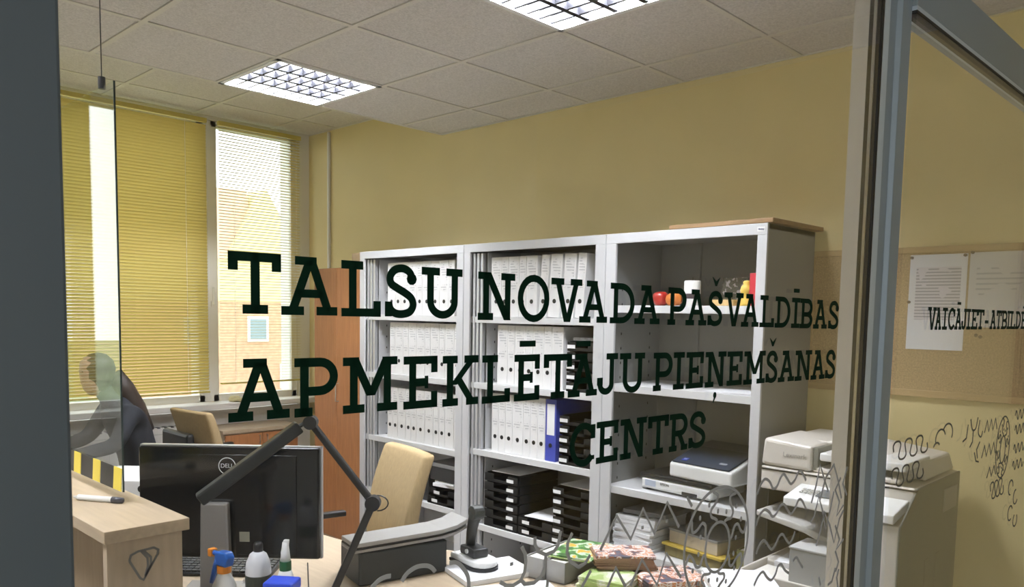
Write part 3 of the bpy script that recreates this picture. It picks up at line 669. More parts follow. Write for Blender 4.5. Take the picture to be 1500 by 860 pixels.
# left cabinet low shelf
tray(.40, .65, S1[3]+.001, 'black letter tray on the low shelf of the left cabinet', 'stacked black letter trays', .04)
tray(.41, .655, S1[3]+.052, 'black letter tray under the booklets in the left cabinet', 'stacked black letter trays', .05)
sheets('booklet', .52, -.28, S1[3]+.106, .2, .28, .018, .15, 'white booklet on black trays in the left cabinet', 'booklet')
sheets('booklet', .54, -.29, S1[3]+.125, .19, .26, .010, -.1, 'white leaflet pile topmost on black trays in the left cabinet', 'booklet')
sheets('folder_pile', .30, -.27, S1[3]+.001, .18, .3, .16, .0, 'dark folder pile behind the tan chair on the low shelf', 'folders', DPLAST)
t = thing('storage_box', 'dark grey flat box at the top of the left cabinet low shelf', 'box', (.52, -.27, S1[3]+.19))
B(-.12, .12, -.15, .15, -.05, .045).build('box_body', DPLAST, t, bevel=.004); B(-.122, .122, -.152, .152, .03, .055).build('lid', mat('grey_card', (.30, .30, .31), .6), t, bevel=.003)

# candles and ornaments on the right cabinet
z = S3[0]+.001
t = thing('candle', 'white pillar candle on the top shelf of the right cabinet', 'candle', (2.138, -.40, z))
MB().lathe([(.0, 0), (.035, 0), (.036, .003), (.036, .105), (.033, .109), (.0, .107)], 24).build('wax', mat('white_wax', (.82, .80, .76), .4), t, smooth=True)
MB().tube([(0, 0, .105), (.001, 0, .125)], .0012, 6).build('wick', DPLAST, t)
MB().lathe([(.0365, .03), (.0368, .032), (.0368, .050), (.0365, .052)], 24).build('ribbon', mat('dark_ribbon', (.06, .04, .05), .6), t)
t = thing('apple', 'red apple beside the orange ornament on the top shelf', 'apple', (1.975, -.40, z))
MB().lathe([(.004, .004), (.02, 0), (.033, .012), (.038, .032), (.034, .052), (.02, .062), (.006, .058)], 20).build('flesh', mat('red_apple_skin', (.33, .02, .015), .3, noise=.4, nscale=20), t, smooth=True)
MB().tube([(0, 0, .057), (.004, 0, .072)], .0015, 6).build('stem', mat('stem_brown', (.1, .06, .03), .8), t)
t = thing('pumpkin_ornament', 'orange pumpkin ornament between apple and white candle', 'ornament', (2.052, -.41, z))
m = MB(); seg = 32
prof = [(.004, .003), (.024, 0), (.036, .014), (.039, .028), (.034, .044), (.02, .053), (.004, .05)]
vs_ = []; fs = []
for r, zz in prof:
    for k in range(seg):
        q = 2*PI*k/seg; rr = r*(1-.08*abs(math.sin(4*q))); vs_.append((rr*math.cos(q), rr*math.sin(q), zz))
for i in range(len(prof)-1):
    for k in range(seg): fs.append((i*seg+k, i*seg+(k+1) % seg, (i+1)*seg+(k+1) % seg, (i+1)*seg+k))
m.add(vs_, fs).build('flesh', mat('pumpkin_orange', (.55, .17, .03), .45), t, smooth=True)
MB().tube([(0, 0, .048), (.002, 0, .062)], .004, 6).build('stem', mat('stem_brown', (.1, .06, .03), .8), t)
t = thing('picture_card', 'dark picture card with pale flowers leaning behind the yellow candle', 'card', (2.30, -.33, z))
o = B(-.062, .062, -.002, .002, 0, .125).build('card', cover_mat('dark_flower_print', [(.03, .03, .02), (.05, .045, .03), (.03, .03, .02), (.35, .30, .28)], 40), t); o.rotation_euler = (-.15, 0, 0)
t = thing('wooden_box', 'small pale wooden dish below the dark picture card', 'dish', (2.298, -.40, z))
m = MB(); m.box(-.055, .055, -.03, .03, 0, .022); m.box(-.05, .05, -.025, .025, .022, .026); m.build('dish', mat('pale_wood_dish', (.60, .42, .18), .5), t, bevel=.003)
t = thing('candle', 'yellow figure shaped candle beside the red box on the top shelf', 'candle', (2.396, -.40, z))
MB().lathe([(0, 0), (.026, 0), (.027, .012), (.022, .022), (.018, .040), (.024, .052), (.026, .066), (.022, .080), (.013, .090), (.016, .098), (.010, .105), (0, .106)], 20).build('wax', mat('beeswax', (.70, .47, .08), .5), t, smooth=True)
MB().tube([(0, 0, .104), (.001, 0, .118)], .0012, 6).build('wick', DPLAST, t)
m = MB(); m.box(2.418, 2.452, -.42, -.37, z, z+.135); tag(m.build('gift_box', mat('red_card', (.50, .03, .05), .4), bevel=.002), 'tall red box at the right end of the top shelf', 'box')
sheets('paper_sheet', 2.35, -.32, S3[1]+.0015, .26, .2, .002, .1, 'white paper sheet on the second shelf of the right cabinet')

# scanners
z = S3[2]
t = thing('flatbed_scanner', 'white flatbed scanner with dark lid under the larger scanner', 'scanner', (2.10, -.275, z+.001), -.06)
MB().prism([(-.19, -.14), (.19, -.14), (.19, .14), (-.19, .14)], .008, .060, 'z').build('base', WPLAST, t, bevel=.012)
B(-.195, .195, -.143, .143, .060, .082).build('lid', BPLAST, t, bevel=.008)
B(-.165, -.105, -.1415, -.139, .022, .050).build('sticker', mat('pale_blue_sticker', (.45, .50, .60), .5), t)
flat_text('brand_lettering', 'EPSON', .016, DPLAST, t, (-.055, -.1412, .040), (PI/2, 0, 0))
B(.04, .12, -.1425, -.139, .012, .026).build('button_panel', DPLAST, t, bevel=.001)
for sx_ in (-1, 1): B(sx_*.16-.012, sx_*.16+.012, -.12, -.10, 0, .01).build('foot', BLACK, t)
t = thing('document_scanner', 'larger white scanner with dark blue lid on the right cabinet shelf', 'scanner', (2.235, -.255, z+.0845), -.10)
MB().prism([(-.17, 0), (.15, 0), (.15, .135), (.02, .118), (-.12, .078), (-.17, .066)], -.165, .165, 'x').build('body', WPLAST, t, bevel=.012, seg=3)
MB().prism([(-.165, .068), (-.12, .081), (.02, .121), (.13, .137), (.13, .142), (.01, .127), (-.125, .087), (-.165, .074)], -.150, .150, 'x').build('lid', mat('dark_blue_lid', (.03, .04, .06), .3), t, bevel=.002)
o = B(-.014, .014, -.014, .014, 0, .001).build('logo_plate', mat('logo_blue', (.02, .05, .45), .4), t); o.location = (-.10, -.135, .084); o.rotation_euler = (.28, 0, 0)
flat_text('logo_mark', 'W', .018, TAG, o, (0, 0, .0014), (0, 0, 0))
o = B(-.018, .018, -.008, .008, 0, .001).build('button', mat('grey_button', (.35, .36, .38), .4), t); o.location = (.09, -.12, .088); o.rotation_euler = (.28, 0, 0)
t = thing('holder_stand', 'dark flat stand behind the larger scanner', 'stand', (2.44, -.055, z+.001))
MB().tube([(0, 0, 0), (0, 0, .27)], .012, 10).build('pole', BPLAST, t, smooth=True); B(-.045, .045, -.012, .012, 0, .012).build('foot', BPLAST, t, bevel=.003)
B(-.10, .045, -.05, .015, .262, .275).build('plate', BPLAST, t, bevel=.004)
# paper and boxes on the low shelf
z = S3[3]
for k in range(9):
    sheets('paper_ream', 1.875+random.uniform(-.008, .008), -.27, z+.0005+k*.0175, .215, .30, .016, random.uniform(-.06, .06), ('topmost' if k == 8 else ORD[k]+' from the bottom')+' white paper pile on the low shelf of the right cabinet', 'paper', grp='paper piles on the low shelf')
t = thing('document_box', 'grey document holder lying on the paper piles', 'holder', (1.90, -.25, z+.162))
MB().prism([(-.1, -.15), (.12, -.12), (.12, .14), (-.1, .15)], 0, .022, 'z').build('holder', mat('clear_grey_plastic', (.28, .28, .29), .25), t, bevel=.004)
t = thing('card_box', 'pale card box with grey lid on the yellow folder', 'box', (2.19, -.28, z+.062), -.18)
B(-.14, .14, -.10, .12, 0, .062).build('box_body', mat('pale_card', (.62, .55, .44), .7), t, bevel=.003); B(-.143, .143, -.103, .123, .055, .066).build('lid', mat('grey_box_lid', (.33, .33, .33), .5), t, bevel=.002)
t = thing('folder', 'yellow folder stack under the pale card box', 'folder', (2.20, -.265, z+.001), -.15)
MB().box(-.16, .16, -.13, .13, .0, .05).build('file_block', mat('olive_files', (.20, .16, .06), .6), t, bevel=.003); B(-.17, .17, -.14, .135, .050, .060).build('cover', mat('yellow_folder', (.62, .45, .08), .5), t)
t = thing('book', 'olive green book standing at the right end of the low shelf', 'book', (2.44, -.26, z+.001))
B(-.03, .03, -.14, .12, 0, .11).build('pages', PAGES, t); m = MB(); m.box(-.034, -.03, -.145, .125, 0, .115); m.box(.03, .034, -.145, .125, 0, .115); m.box(-.034, .034, -.149, -.145, 0, .115); m.build('cover', mat('olive_cover', (.25, .24, .10), .6), t)

# ------------------------------------------------------------------ wardrobe and low cabinet
t = thing('wardrobe', 'tall orange alder wardrobe left of the steel cabinets', 'wardrobe', (-.53, 0, 0))
B(-.27, .265, -.44, -.015, 0, 1.89).build('carcass', BEECHV, t)
B(-.27, -.003, -.458, -.441, .06, 1.888).build('door', ORANGE, t, bevel=.0015)
dd = B(.0, .265, -.458, -.441, .06, 1.888).build('door', ORANGE, t, bevel=.0015)
MB().tube([(.02, -.458, 1.0), (.02, -.48, 1.0), (.02, -.48, 1.12), (.02, -.458, 1.12)], .004, 8).build('handle', CHROME, dd)
tag(B(-.44, -.268, -.40, -.10, 1.892, 1.985).build('carton', mat('brown_carton', (.40, .29, .17), .8, noise=.1), bevel=.004), 'brown carton on the orange wardrobe beside the cabinet', 'box')
t = thing('low_cabinet', 'low beech cabinet with orange doors under the window sill', 'cabinet', (-1.43, -.61, 0))
B(-.16, .15, -.28, .30, 0, .725).build('carcass', BEECHV, t); B(-.165, .17, -.295, .31, .725, .752).build('top', BEECH, t, bevel=.002)
for a, b, hx in ((-.275, .005, -.02), (.01, .295, .04)):
    dd = B(.151, .168, a, b, .06, .715).build('door', ORANGE, t, bevel=.0015)
    MB().tube([(.168, hx, .64), (.185, hx, .64), (.185, hx, .70), (.168, hx, .70)], .003, 8).build('handle', CHROME, dd)
t = thing('radiator', 'white panel radiator under the window sill behind the seated person', 'radiator', (-1.52, -1.75, .12))
B(-.03, .03, -.75, .68, .0, .66).build('panel', RAD, t, bevel=.006); m = MB()
for k in range(34): m.box(.0305, .034, -.74+.0415*k, -.718+.0415*k, .03, .60)
m.build('convector_ribs', RAD, t); m = MB()
for k in range(30): m.box(-.02, .032, -.735+.047*k, -.715+.047*k, .655, .6615)
m.build('grille_slots', DPLAST, t); B(.030, .0335, -.75, .68, .612, .618).build('seam', GPLAST, t)
t = thing('cloth_bundle', 'cream folded work gloves on the window sill', 'gloves', (-1.50, -.66, .926), .4)
for k in range(5): MB().tube([(-.01, -.05+.014*k, .012+.005*(k % 2)), (.03, -.045+.016*k, .02), (.06, -.05+.02*k, .010)], [.009, .010, .007], 8).build('finger', mat('cream_cotton', (.66, .58, .34), .9), t, smooth=True)
MB().lathe([(0, 0), (.04, 0), (.045, .02), (.03, .04), (0, .042)], 14, (-.03, -.01, 0)).build('palm', mat('cream_cotton', (.66, .58, .34), .9), t, smooth=True)

# ------------------------------------------------------------------ cork board with notices
t = thing('cork_board', 'long cork board with wooden frame on the yellow wall', 'notice board', (2.50, 0, 1.31))
B(.02, 1.38, -.012, -.001, .012, .563).build('cork_panel', CORK, t)
for n, bx in (('frame_rail', (.0, 1.40, -.02, -.001, -.015, .012)), ('frame_rail', (.0, 1.40, -.02, -.001, .563, .588)), ('frame_stile', (0, .02, -.02, -.001, .012, .563)), ('frame_stile', (1.38, 1.40, -.02, -.001, .012, .563))):
    B(*bx).build(n, CORKF, t, bevel=.002)
NOT1 = print_mat('notice_print_dense', (.74, .70, .72), (.40, .39, .40), 25, thr=.6, gap=.42)
NOT2 = print_mat('notice_print_sparse', (.66, .65, .63), (.45, .45, .45), 16, thr=.75, gap=.5)
PIN = mat('dark_pin', (.08, .04, .03), .4)
def notice(x0, x1, z0, z1, m, label, pins):
    e = thing('notice_sheet', label, 'notice', (x0, -.0135, z0))
    B(0, x1-x0, -.0005, .0005, 0, z1-z0).build('paper', PAPER if m is NOT1 else mat('grey_white_paper', (.66, .65, .63), .7), e)
    B(.025, x1-x0-.02, -.0009, -.0005, .12, z1-z0-.05).build('print', m, e)
    for a, b in pins: MB().tube([(a, -.009, b), (a, -.0005, b)], .006, 8).build('pin', PIN, e)
notice(2.909, 3.118, 1.487, 1.866, NOT1, 'tall white notice pinned left on the cork board', ((.006, .368), (.2, .372), (.004, .19)))
notice(3.126, 3.334, 1.580, 1.868, NOT2, 'greyish white notice right of the tall one, behind the short sign', ((.008, .288), (.2, .288)))
MB_ = thing('push_pin', 'dark push pins on the cork below the right notice', 'pin', (3.165, -.013, 1.55))
MB().tube([(0, -.012, 0), (0, 0, 0)], [.007, .004], 8).build('pin', PIN, MB_); MB().tube([(.015, -.012, -.006), (.015, 0, -.006)], [.007, .004], 8).build('pin', PIN, MB_)

# ------------------------------------------------------------------ copier
t = thing('copier', 'large cream office copier right of the steel cabinets', 'copier', (2.60, -.60, 0))
W, DP = .555, .50
B(0, W, .02, DP, .02, .66).build('lower_body', CREAM, t, bevel=.006)
for k in range(3): B(.02, W-.02, .012, .022, .06+.19*k, .235+.19*k).build('paper_drawer', CREAM, t, bevel=.004)
B(.36, W, .04, DP, .66, .95).build('side_column', CREAM, t, bevel=.004)
B(.46, W, -.15, .02, .02, .925).build('front_column', CREAM, t, bevel=.004)
B(.0, .36, .36, DP, .66, .95).build('back_wall', BPLAST, t)
B(-.004, 0, .06, DP, .70, .94).build('inner_cheek', DPLAST, t)
MB().prism([(-.155, .03), (DP, .03), (DP, 1.03), (.01, 1.03), (-.155, .925)], W-.001, W+.006, 'x').build('side_cover', CREAMD, t, bevel=.004)
B(W+.006, W+.009, .30, .46, .90, .985).build('side_hatch', mat('copier_hatch_grey', (.30, .30, .28), .5), t, bevel=.003)
for yy in (.12, .24):
    B(W+.006, W+.008, yy, yy+.045, .62, .76).build('side_grip', mat('copier_grip_grey', (.17, .17, .155), .5), t, bevel=.01)
MB().prism([(-.002, .945), (W, .945), (W, 1.03), (-.002, 1.035)], -.01, DP, 'y').build('scanner_unit', CREAM, t, bevel=.006)
MB().prism([(.0, 1.038), (W-.01, 1.036), (W-.03, 1.10), (.20, 1.135), (.01, 1.135)], .14, DP-.02, 'y').build('lid_back', CREAM, t, bevel=.01)
MB().prism([(-.004, 1.038), (.195, 1.036), (.195, 1.130), (.006, 1.145)], -.012, .30, 'y').build('document_feeder', CREAM, t, bevel=.014, seg=3)
B(.195, .50, .0, .15, 1.036, 1.055).build('feeder_base', CREAM, t, bevel=.006)
B(.222, .52, -.008, .26, 1.082, 1.112).build('feeder_tray', WPLAST, t, bevel=.006)
B(.195, .215, .0, .14, 1.04, 1.128).build('feeder_guide', mat('copier_olive_grey', (.22, .22, .19), .4), t, bevel=.004)
flat_text('brand_lettering', 'Lexmark', .026, mat('grey_lettering', (.36, .34, .31), .5), t, (.13, -.0135, 1.088), (PI/2, 0, 0))
MB().prism([(.0, 1.02), (.56, 1.02), (.56, 1.026), (.0, 1.026)], -.0115, .02, 'y').build('gap_line', BLACK, t)
cp = MB().prism([(-.16, .93), (-.01, .955), (-.01, .99), (-.16, .962)], .16, .54, 'x').build('control_panel', WPLAST, t, bevel=.005)
o = B(-.10, .10, -.035, .035, 0, .002).build('touch_screen', mat('dark_screen', (.10, .11, .12), .2), cp); o.location = (.36, -.085, .979); o.rotation_euler = (.18, 0, 0)
m = MB()
for i in range(4):
    for j in range(3): m.box(-.02+.016*i, -.01+.016*i, -.02+.016*j, -.01+.016*j, 0, .003)
o = m.build('key_pad', GPLAST, cp); o.location = (.215, -.085, .9785); o.rotation_euler = (.18, 0, 0)
MB().prism([(0, .865), (.20, .835), (.40, .76), (.40, .735), (.19, .810), (0, .842)], -.04, .30, 'y').build('output_tray', GPLAST, t, bevel=.006)
sheets('paper_stack', 2.78, -.50, .664, .21, .28, .02, .08, 'white paper pile inside the copier output bin')
t = thing('paper_bin', 'cream open bin with paper in front of the copier', 'bin', (2.645, -.86, .0))
m = MB(); m.box(0, .40, 0, .22, .02, .60); m.box(0, .40, 0, .012, .60, .69); m.box(0, .012, 0, .22, .60, .69); m.box(.388, .40, 0, .22, .60, .69); m.box(0, .40, .208, .22, .60, .66)
m.build('bin_body', CREAM, t, bevel=.004)
B(.02, .38, .02, .20, .602, .668).build('paper_fill', PAGES, t)
t = thing('grey_file_box', 'plain grey box standing on the cream bin in front of the copier', 'box', (2.815, -.79, .669))
B(0, .21, -.02, .13, .001, .125).build('box_body', mat('mid_grey_card', (.36, .36, .35), .6), t, bevel=.004); B(-.002, .212, -.022, .132, .125, .133).build('lid', mat('light_grey_card', (.50, .50, .49), .6), t, bevel=.002)

# ------------------------------------------------------------------ reception desk, counter and screen
t = thing('reception_desk', 'pale beech office desk behind the glass', 'desk', (2.0, -2.1, 0))
MB().prism([(-.95, -.52), (1.05, -.52), (1.05, .55), (.06, .55)]+smooth([(.0, .545), (-.14, .50), (-.28, .38), (-.45, .31), (-.62, .29)])+[(-.95, .28)], .712, .74, 'z').build('desk_top', BEECH, t, bevel=.002)
B(.25, 1.05, .552, .90, .712, .74).build('return_top', BEECH, t, bevel=.002)
B(-.94, -.91, -.50, .26, 0, .71).build('side_panel', BEECHV, t); B(1.01, 1.04, -.50, .88, 0, .71).build('side_panel', BEECHV, t); B(-.9, 1.0, -.49, -.47, .2, .71).build('modesty_panel', BEECHV, t)
B(.27, .30, .56, .88, 0, .71).build('side_panel', BEECHV, t)
t = thing('reception_counter', 'raised pale beech counter at the left with end panel', 'counter', (1.5, -2.73, 0))
B(-.9, .590, -.10, .10, 1.05, 1.08).build('counter_top', BEECH, t, bevel=.0015)
B(.555, .580, -.092, .085, 0, 1.05).build('end_panel', BEECHV, t, bevel=.001)
B(-.88, .555, .03, .05, 0, 1.05).build('front_panel', wood('brown_front', (.34, .25, .16), .5, .1, (12, 12, 1.2)), t)
em = MB()
for pl in ([(-.032, .013), (-.028, .026), (-.012, .032), (.026, .034), (.036, .027), (.034, .016), (.0, -.040), (-.008, -.034), (-.032, .013)], [(-.004, .031), (.010, .012), (.011, -.008), (.004, -.030)], [(.002, .031), (.018, .012), (.018, -.006), (.004, -.032)]):
    for p in ribbon(pl, .0055):
        em.prism(p if area2(p) > 0 else p[::-1], 0, .0008, 'x')
o = em.build('emblem', mat('emblem_grey', (.20, .20, .19), .6), t); o.location = (.580, -.010, .985)
t = thing('marker_pen', 'white marker pen lying on the beech counter', 'pen', (1.77, -2.735, 1.0885), .55)
MB().tube([(-.06, 0, 0), (.045, 0, 0)], .008, 10).build('barrel', WPLAST, t, smooth=True); MB().tube([(.045, 0, 0), (.075, 0, 0)], [.009, .008], 10).build('cap', mat('dark_cap', (.04, .04, .05), .4), t, smooth=True); MB().tube([(-.06, 0, 0), (-.075, 0, 0)], [.006, .003], 8).build('tip', GPLAST, t)
sc_ = thing('protective_screen', 'hanging clear acrylic screen over the counter with hazard tape edge', 'screen', (1.75, -2.70, 1.115))
B(-1.25, .105, -.002, .002, 0, 1.05).build('acrylic_sheet', PLEXI, sc_)
B(.1035, .106, -.0022, .0022, 0, 1.05).build('sheet_edge', mat('acrylic_edge', (.03, .05, .045), .3), sc_)
for k in range(8):
    x = .10-.155*k
    MB().prism([(x-.060, 0), (x-.005, 0), (x+.005, .062), (x-.05, .062)], -.0035, -.0021, 'y').build('yellow_stripe', HAZY, sc_)
    MB().prism([(x-.155, 0), (x-.060, 0), (x-.05, .062), (x-.145, .062)], -.0035, -.0021, 'y').build('black_stripe', HAZK, sc_)
for x in (.02, -.9):
    cl = MB().tube([(x, 0, 1.045), (x, 0, 1.075)], .009, 10).build('clamp', DPLAST, sc_)
    MB().tube([(x, 0, 1.07), (x, 0, CH-1.115)], .0014, 6).build('hanging_wire', DPLAST, cl)
# lying binder behind the counter
t = thing('ring_binder', 'white binder lying behind the counter next to the monitor', 'binder', (1.23, -2.46, .955), math.radians(44))
B(-.16, .16, .0, .26, .0, .058).build('cover', BINDER, t, bevel=.003); MB().tube([(.045, -.001, .030), (.045, .001, .030)], .0125, 14).build('finger_ring', HOLE, t)
t = thing('desktop_drawer_unit', 'dark desktop drawer box carrying the lying binder', 'drawer box', (1.23, -2.46, .741), math.radians(44))
B(-.12, .12, .02, .25, 0, .212).build('box_body', DPLAST, t, bevel=.004); B(-.11, .11, .014, .021, .02, .10).build('drawer', BPLAST, t, bevel=.002); B(-.11, .11, .014, .021, .11, .19).build('drawer', BPLAST, t, bevel=.002)

# monitor
t = thing('monitor', 'black monitor seen from behind with silver edge and round logo', 'monitor', (1.795, -2.375, .741), math.radians(43.9))
hw = .2665
B(-hw, hw, -.012, .022, .118, .452).build('rear_shell', mat('gloss_black', (.008, .009, .011), .12), t, bevel=.006, seg=3)
m = MB(); m.box(-hw-.003, hw+.003, .008, .026, .448, .4545); m.box(-hw-.003, hw+.003, .008, .026, .1155, .121); m.box(-hw-.003, -hw+.002, .008, .026, .1155, .4545); m.box(hw-.002, hw+.003, .008, .026, .1155, .4545)
m.build('silver_bezel', mat('silver_plastic', (.62, .62, .64), .3, metal=.5), t)
B(-.20, .20, -.0145, -.011, .13, .43).build('rear_bulge', mat('gloss_black', (.008, .009, .011), .12), t, bevel=.01)
MB().prism([(-.080, .0), (.014, .0), (.006, .292), (-.074, .292)], -.046, -.020, 'y').build('stand_neck', mat('stand_grey', (.30, .285, .27), .4, metal=.4), t, bevel=.006)
MB().prism([(-.14, -.11), (.10, -.11), (.12, .10), (-.16, .10)], 0, .012, 'z').build('stand_foot', mat('stand_grey', (.30, .285, .27), .4, metal=.4), t, bevel=.004)
LOGO = mat('logo_silver', (.62, .63, .65), .3)
m = MB()
for p in ribbon(arc(0, 0, .0245, .0245, 0, 350, 35), .0025, True): m.prism(p if area2(p) > 0 else p[::-1], -.0006, 0, 'y')
o = m.build('logo_ring', LOGO, t); o.location = (-.004, -.0150, .397)
flat_text('logo_lettering', 'DELL', .0175, LOGO, t, (-.004, -.0153, .397), (PI/2, 0, 0))
B(.03, .06, -.0152, -.0145, .17, .20).build('rating_sticker', mat('olive_sticker', (.25, .24, .18), .5), t)
# keyboard, note
t = thing('keyboard', 'black keyboard on the desk behind the monitor', 'keyboard', (1.52, -2.31, .741), math.radians(44))
MB().prism([(-.07, 0), (.07, 0), (.07, .018), (-.07, .010)], -.22, .22, 'x').build('case', BPLAST, t, bevel=.003)
m = MB()
for i in range(22):
    for j in range(6):
        yy = -.062+.021*j; zz = .0105+.008*(yy+.07)/.14; m.box(-.213+.0194*i, -.197+.0194*i, yy, yy+.017, zz, zz+.006)
o = m.build('keys', DPLAST, t); o['kind'] = 'stuff'
tag(B(1.42, 1.49, -2.20, -2.13, .741, .765).build('sticky_notes', mat('pink_note', (.60, .05, .20), .6)), 'pink sticky note block on the desk left of the monitor stand', 'note block')
# lamp
LB = (2.16, -2.28)
t = thing('desk_lamp', 'black articulated desk lamp with long bar head in front of the monitor', 'lamp', (LB[0], LB[1], .741))
MB().lathe([(0, 0), (.045, 0), (.045, .012), (.018, .018), (.016, .05), (0, .05)], 20).build('base', BPLAST, t, smooth=True)
J1 = Vector((.075, .100, .330)); J2 = Vector((-.066, -.008, .549)); HS = Vector((-.085, -.032, .538)); HT = Vector((-.180, -.275, .352))
MB().quad_bar((0, 0, .04), J1, .024, .02).build('lower_arm', BPLAST, t, bevel=.004)
MB().quad_bar(J1, J2, .020, .018).build('upper_arm', BPLAST, t, bevel=.004)
ax = Vector((.72, -.69, 0))
for J, r in ((J1, .021), (J2, .019)):
    MB().tube([J-ax*.016, J+ax*.016], r, 16).build('joint', BPLAST, t, smooth=False)
MB().tube([J1+Vector((.72*q, .69*q, zq)) for q, zq in [(.012+.030*math.sin(k*PI/8), .022*math.cos(k*PI/8)) for k in range(9)]], .002, 6).build('cable_loop', BPLAST, t)
MB().tube([(0, 0, .03), (-.06, -.02, .07), (-.13, .02, .13)], .0018, 6).build('cable', BPLAST, t)
MB().tube([J2, (J2+HS)/2+Vector((0, 0, .004)), HS], .006, 8).build('head_pivot', DPLAST, t)
MB().quad_bar(HS, HT, .040, .034).build('lamp_head', mat('lamp_head_black', (.012, .013, .013), .4), t, bevel=.005)
o = MB().quad_bar(HS+(HT-HS)*.05-Vector((0, 0, .018)), HS+(HT-HS)*.95-Vector((0, 0, .018)), .028, .002).build('diffuser', mat('lamp_diffuser', (.45, .45, .44), .4), t)
# dark organiser with tray, punch, papers
t = thing('desk_organiser', 'dark grey desktop box with curved grey document plates on top', 'organiser', (2.03, -1.905, .741), -.23)
B(-.16, .0, -.155, .155, 0, .108).build('box_body', mat('dark_slate_plastic', (.018, .022, .024), .5), t, bevel=.006)
def plate(zo, x0, x1, th, m, nm):
    P = [(-.175, .0), (.06, .004), (.13, .006), (.185, .014), (.225, .030)]
    poly = [(a, b+zo) for a, b in P]+[(a, b+zo+th) for a, b in reversed(P)]
    return MB().prism(poly, x0, x1, 'x').build(nm, m, t, bevel=.002)
plate(.110, -.10, .010, .010, mat('mid_grey_plastic', (.30, .29, .28), .45), 'lower_plate'); plate(.121, -.10, .004, .006, mat('dark_inner', (.04, .035, .03), .6), 'inner_sheet'); plate(.129, -.10, .014, .014, mat('warm_grey_plastic', (.34, .33, .31), .4), 'upper_plate')
t = thing('hole_punch', 'heavy hole punch with black lever and pale grey base on papers', 'hole punch', (2.128, -1.672, .758), math.radians(-12))
MB().prism([(-.10, -.05)]+[(.03+.05*math.sin(k*PI/8), -.05*math.cos(k*PI/8)) for k in range(9)]+[(-.10, .05)], .010, .030, 'z').build('base', WPLAST, t, bevel=.006)
MB().prism([(-.102, -.052)]+[(.03+.053*math.sin(k*PI/8), -.053*math.cos(k*PI/8)) for k in range(9)]+[(-.102, .052)], 0, .010, 'z').build('base_rim', BLACK, t)
B(-.07, .02, -.03, .03, .030, .060).build('punch_block', DPLAST, t, bevel=.006)
MB().tube([(-.05, 0, .05), (-.045, .0, .10), (-.03, 0, .145), (-.012, 0, .178)], [.016, .017, .020, .024], 12).build('lever', mat('lever_black', (.03, .032, .03), .5), t, smooth=True)
MB().tube([(-.012, -.020, .178), (-.012, .020, .178)], .025, 16).build('lever_grip', mat('lever_black', (.03, .032, .03), .5), t, bevel=.004)
MB().tube([(-.02, -.035, .048), (-.02, .035, .048)], .008, 10).build('axle', CHROME, t, smooth=True)
sheets('paper_sheet', 2.175, -1.665, .741, .18, .25, .016, -.3, 'white paper pile under the hole punch')
sheets('paper_sheet', 2.385, -1.77, .741, .21, .30, .006, -.5, 'white paper on the desk in front of the magazines')
# bottles
def bottle_spray(x, y):
    t = thing('spray_bottle', 'spray bottle with blue trigger and orange collar on the desk', 'spray bottle', (x, y, .741), math.radians(190))
    MB().lathe([(0, 0), (.036, 0), (.038, .004), (.038, .09), (.030, .135), (.016, .165), (.015, .172), (0, .172)], 20).build('flask', mat('milky_plastic', (.70, .70, .68), .35), t, smooth=True)
    MB().lathe([(.0, .168), (.018, .168), (.018, .186), (0, .186)], 16).build('collar', mat('orange_plastic', (.72, .24, .02), .4), t)
    BL = mat('blue_plastic', (.02, .11, .42), .35)
    MB().prism([(-.022, .186), (.016, .186), (.024, .205), (.022, .222), (-.02, .226), (-.03, .21)], -.013, .013, 'y').build('trigger_head', BL, t, bevel=.004)
    MB().tube([(.022, 0, .212), (.044, 0, .214)], .007, 10).build('spout', BL, t, smooth=True); B(.040, .056, -.010, .010, .203, .224).build('nozzle', mat('orange_plastic', (.72, .24, .02), .4), t, bevel=.002)
    MB().tube([(.024, 0, .204), (.034, 0, .18), (.048, 0, .145), (.054, 0, .13)], [.008, .008, .007, .006], 8).build('trigger', BL, t, smooth=True)
bottle_spray(2.055, -2.525)
t = thing('bottle', 'white bottle with black cap and dark printed label on the desk', 'bottle', (2.10, -2.452, .741), math.radians(-46))
MB().lathe([(0, 0), (.031, 0), (.033, .004), (.033, .17), (.031, .19), (.022, .212), (.012, .220), (0, .220)], 24).build('flask', mat('soft_white_plastic', (.66, .66, .68), .4), t, smooth=True)
MB().lathe([(0, .219), (.0125, .219), (.0125, .238), (.009, .244), (0, .244)], 16).build('cap', BPLAST, t, smooth=True)
MB().lathe([(.0332, .118), (.0336, .119), (.0336, .158), (.0332, .159)], 24).build('label_band', mat('dark_label', (.035, .04, .03), .5), t)
MB().lathe([(.0332, .05), (.0336, .051), (.0336, .117), (.0332, .118)], 24).build('lower_label', print_mat('bottle_small_print', (.66, .66, .60), (.25, .2, .25), 40, thr=.6), t)
flat_text('label_lettering', 'MENTS', .016, TAG, t, (0, -.0338, .142), (PI/2, 0, 0))
t = thing('glue_bottle', 'slim white spray nozzle bottle with dark green collar', 'bottle', (2.152, -2.402, .741), math.radians(44))
MB().lathe([(0, 0), (.022, 0), (.022, .15), (.016, .17), (0, .17)], 18).build('flask', WPLAST, t, smooth=True)
MB().lathe([(0, .17), (.0155, .17), (.0155, .195), (0, .195)], 16).build('collar', mat('green_plastic', (.01, .10, .03), .4), t)
MB().lathe([(0, .195), (.0135, .195), (.0115, .215), (.008, .245), (0, .246)], 14).build('nozzle_cone', WPLAST, t, smooth=True); MB().prism([(-.012, .215), (.006, .215), (.010, .252), (-.004, .252)], -.006, .006, 'y').build('nozzle_tip', WPLAST, t, bevel=.002)
t = thing('wipe_tub', 'white tub with bright blue lid on the desk', 'tub', (2.235, -2.46, .741), math.radians(38))
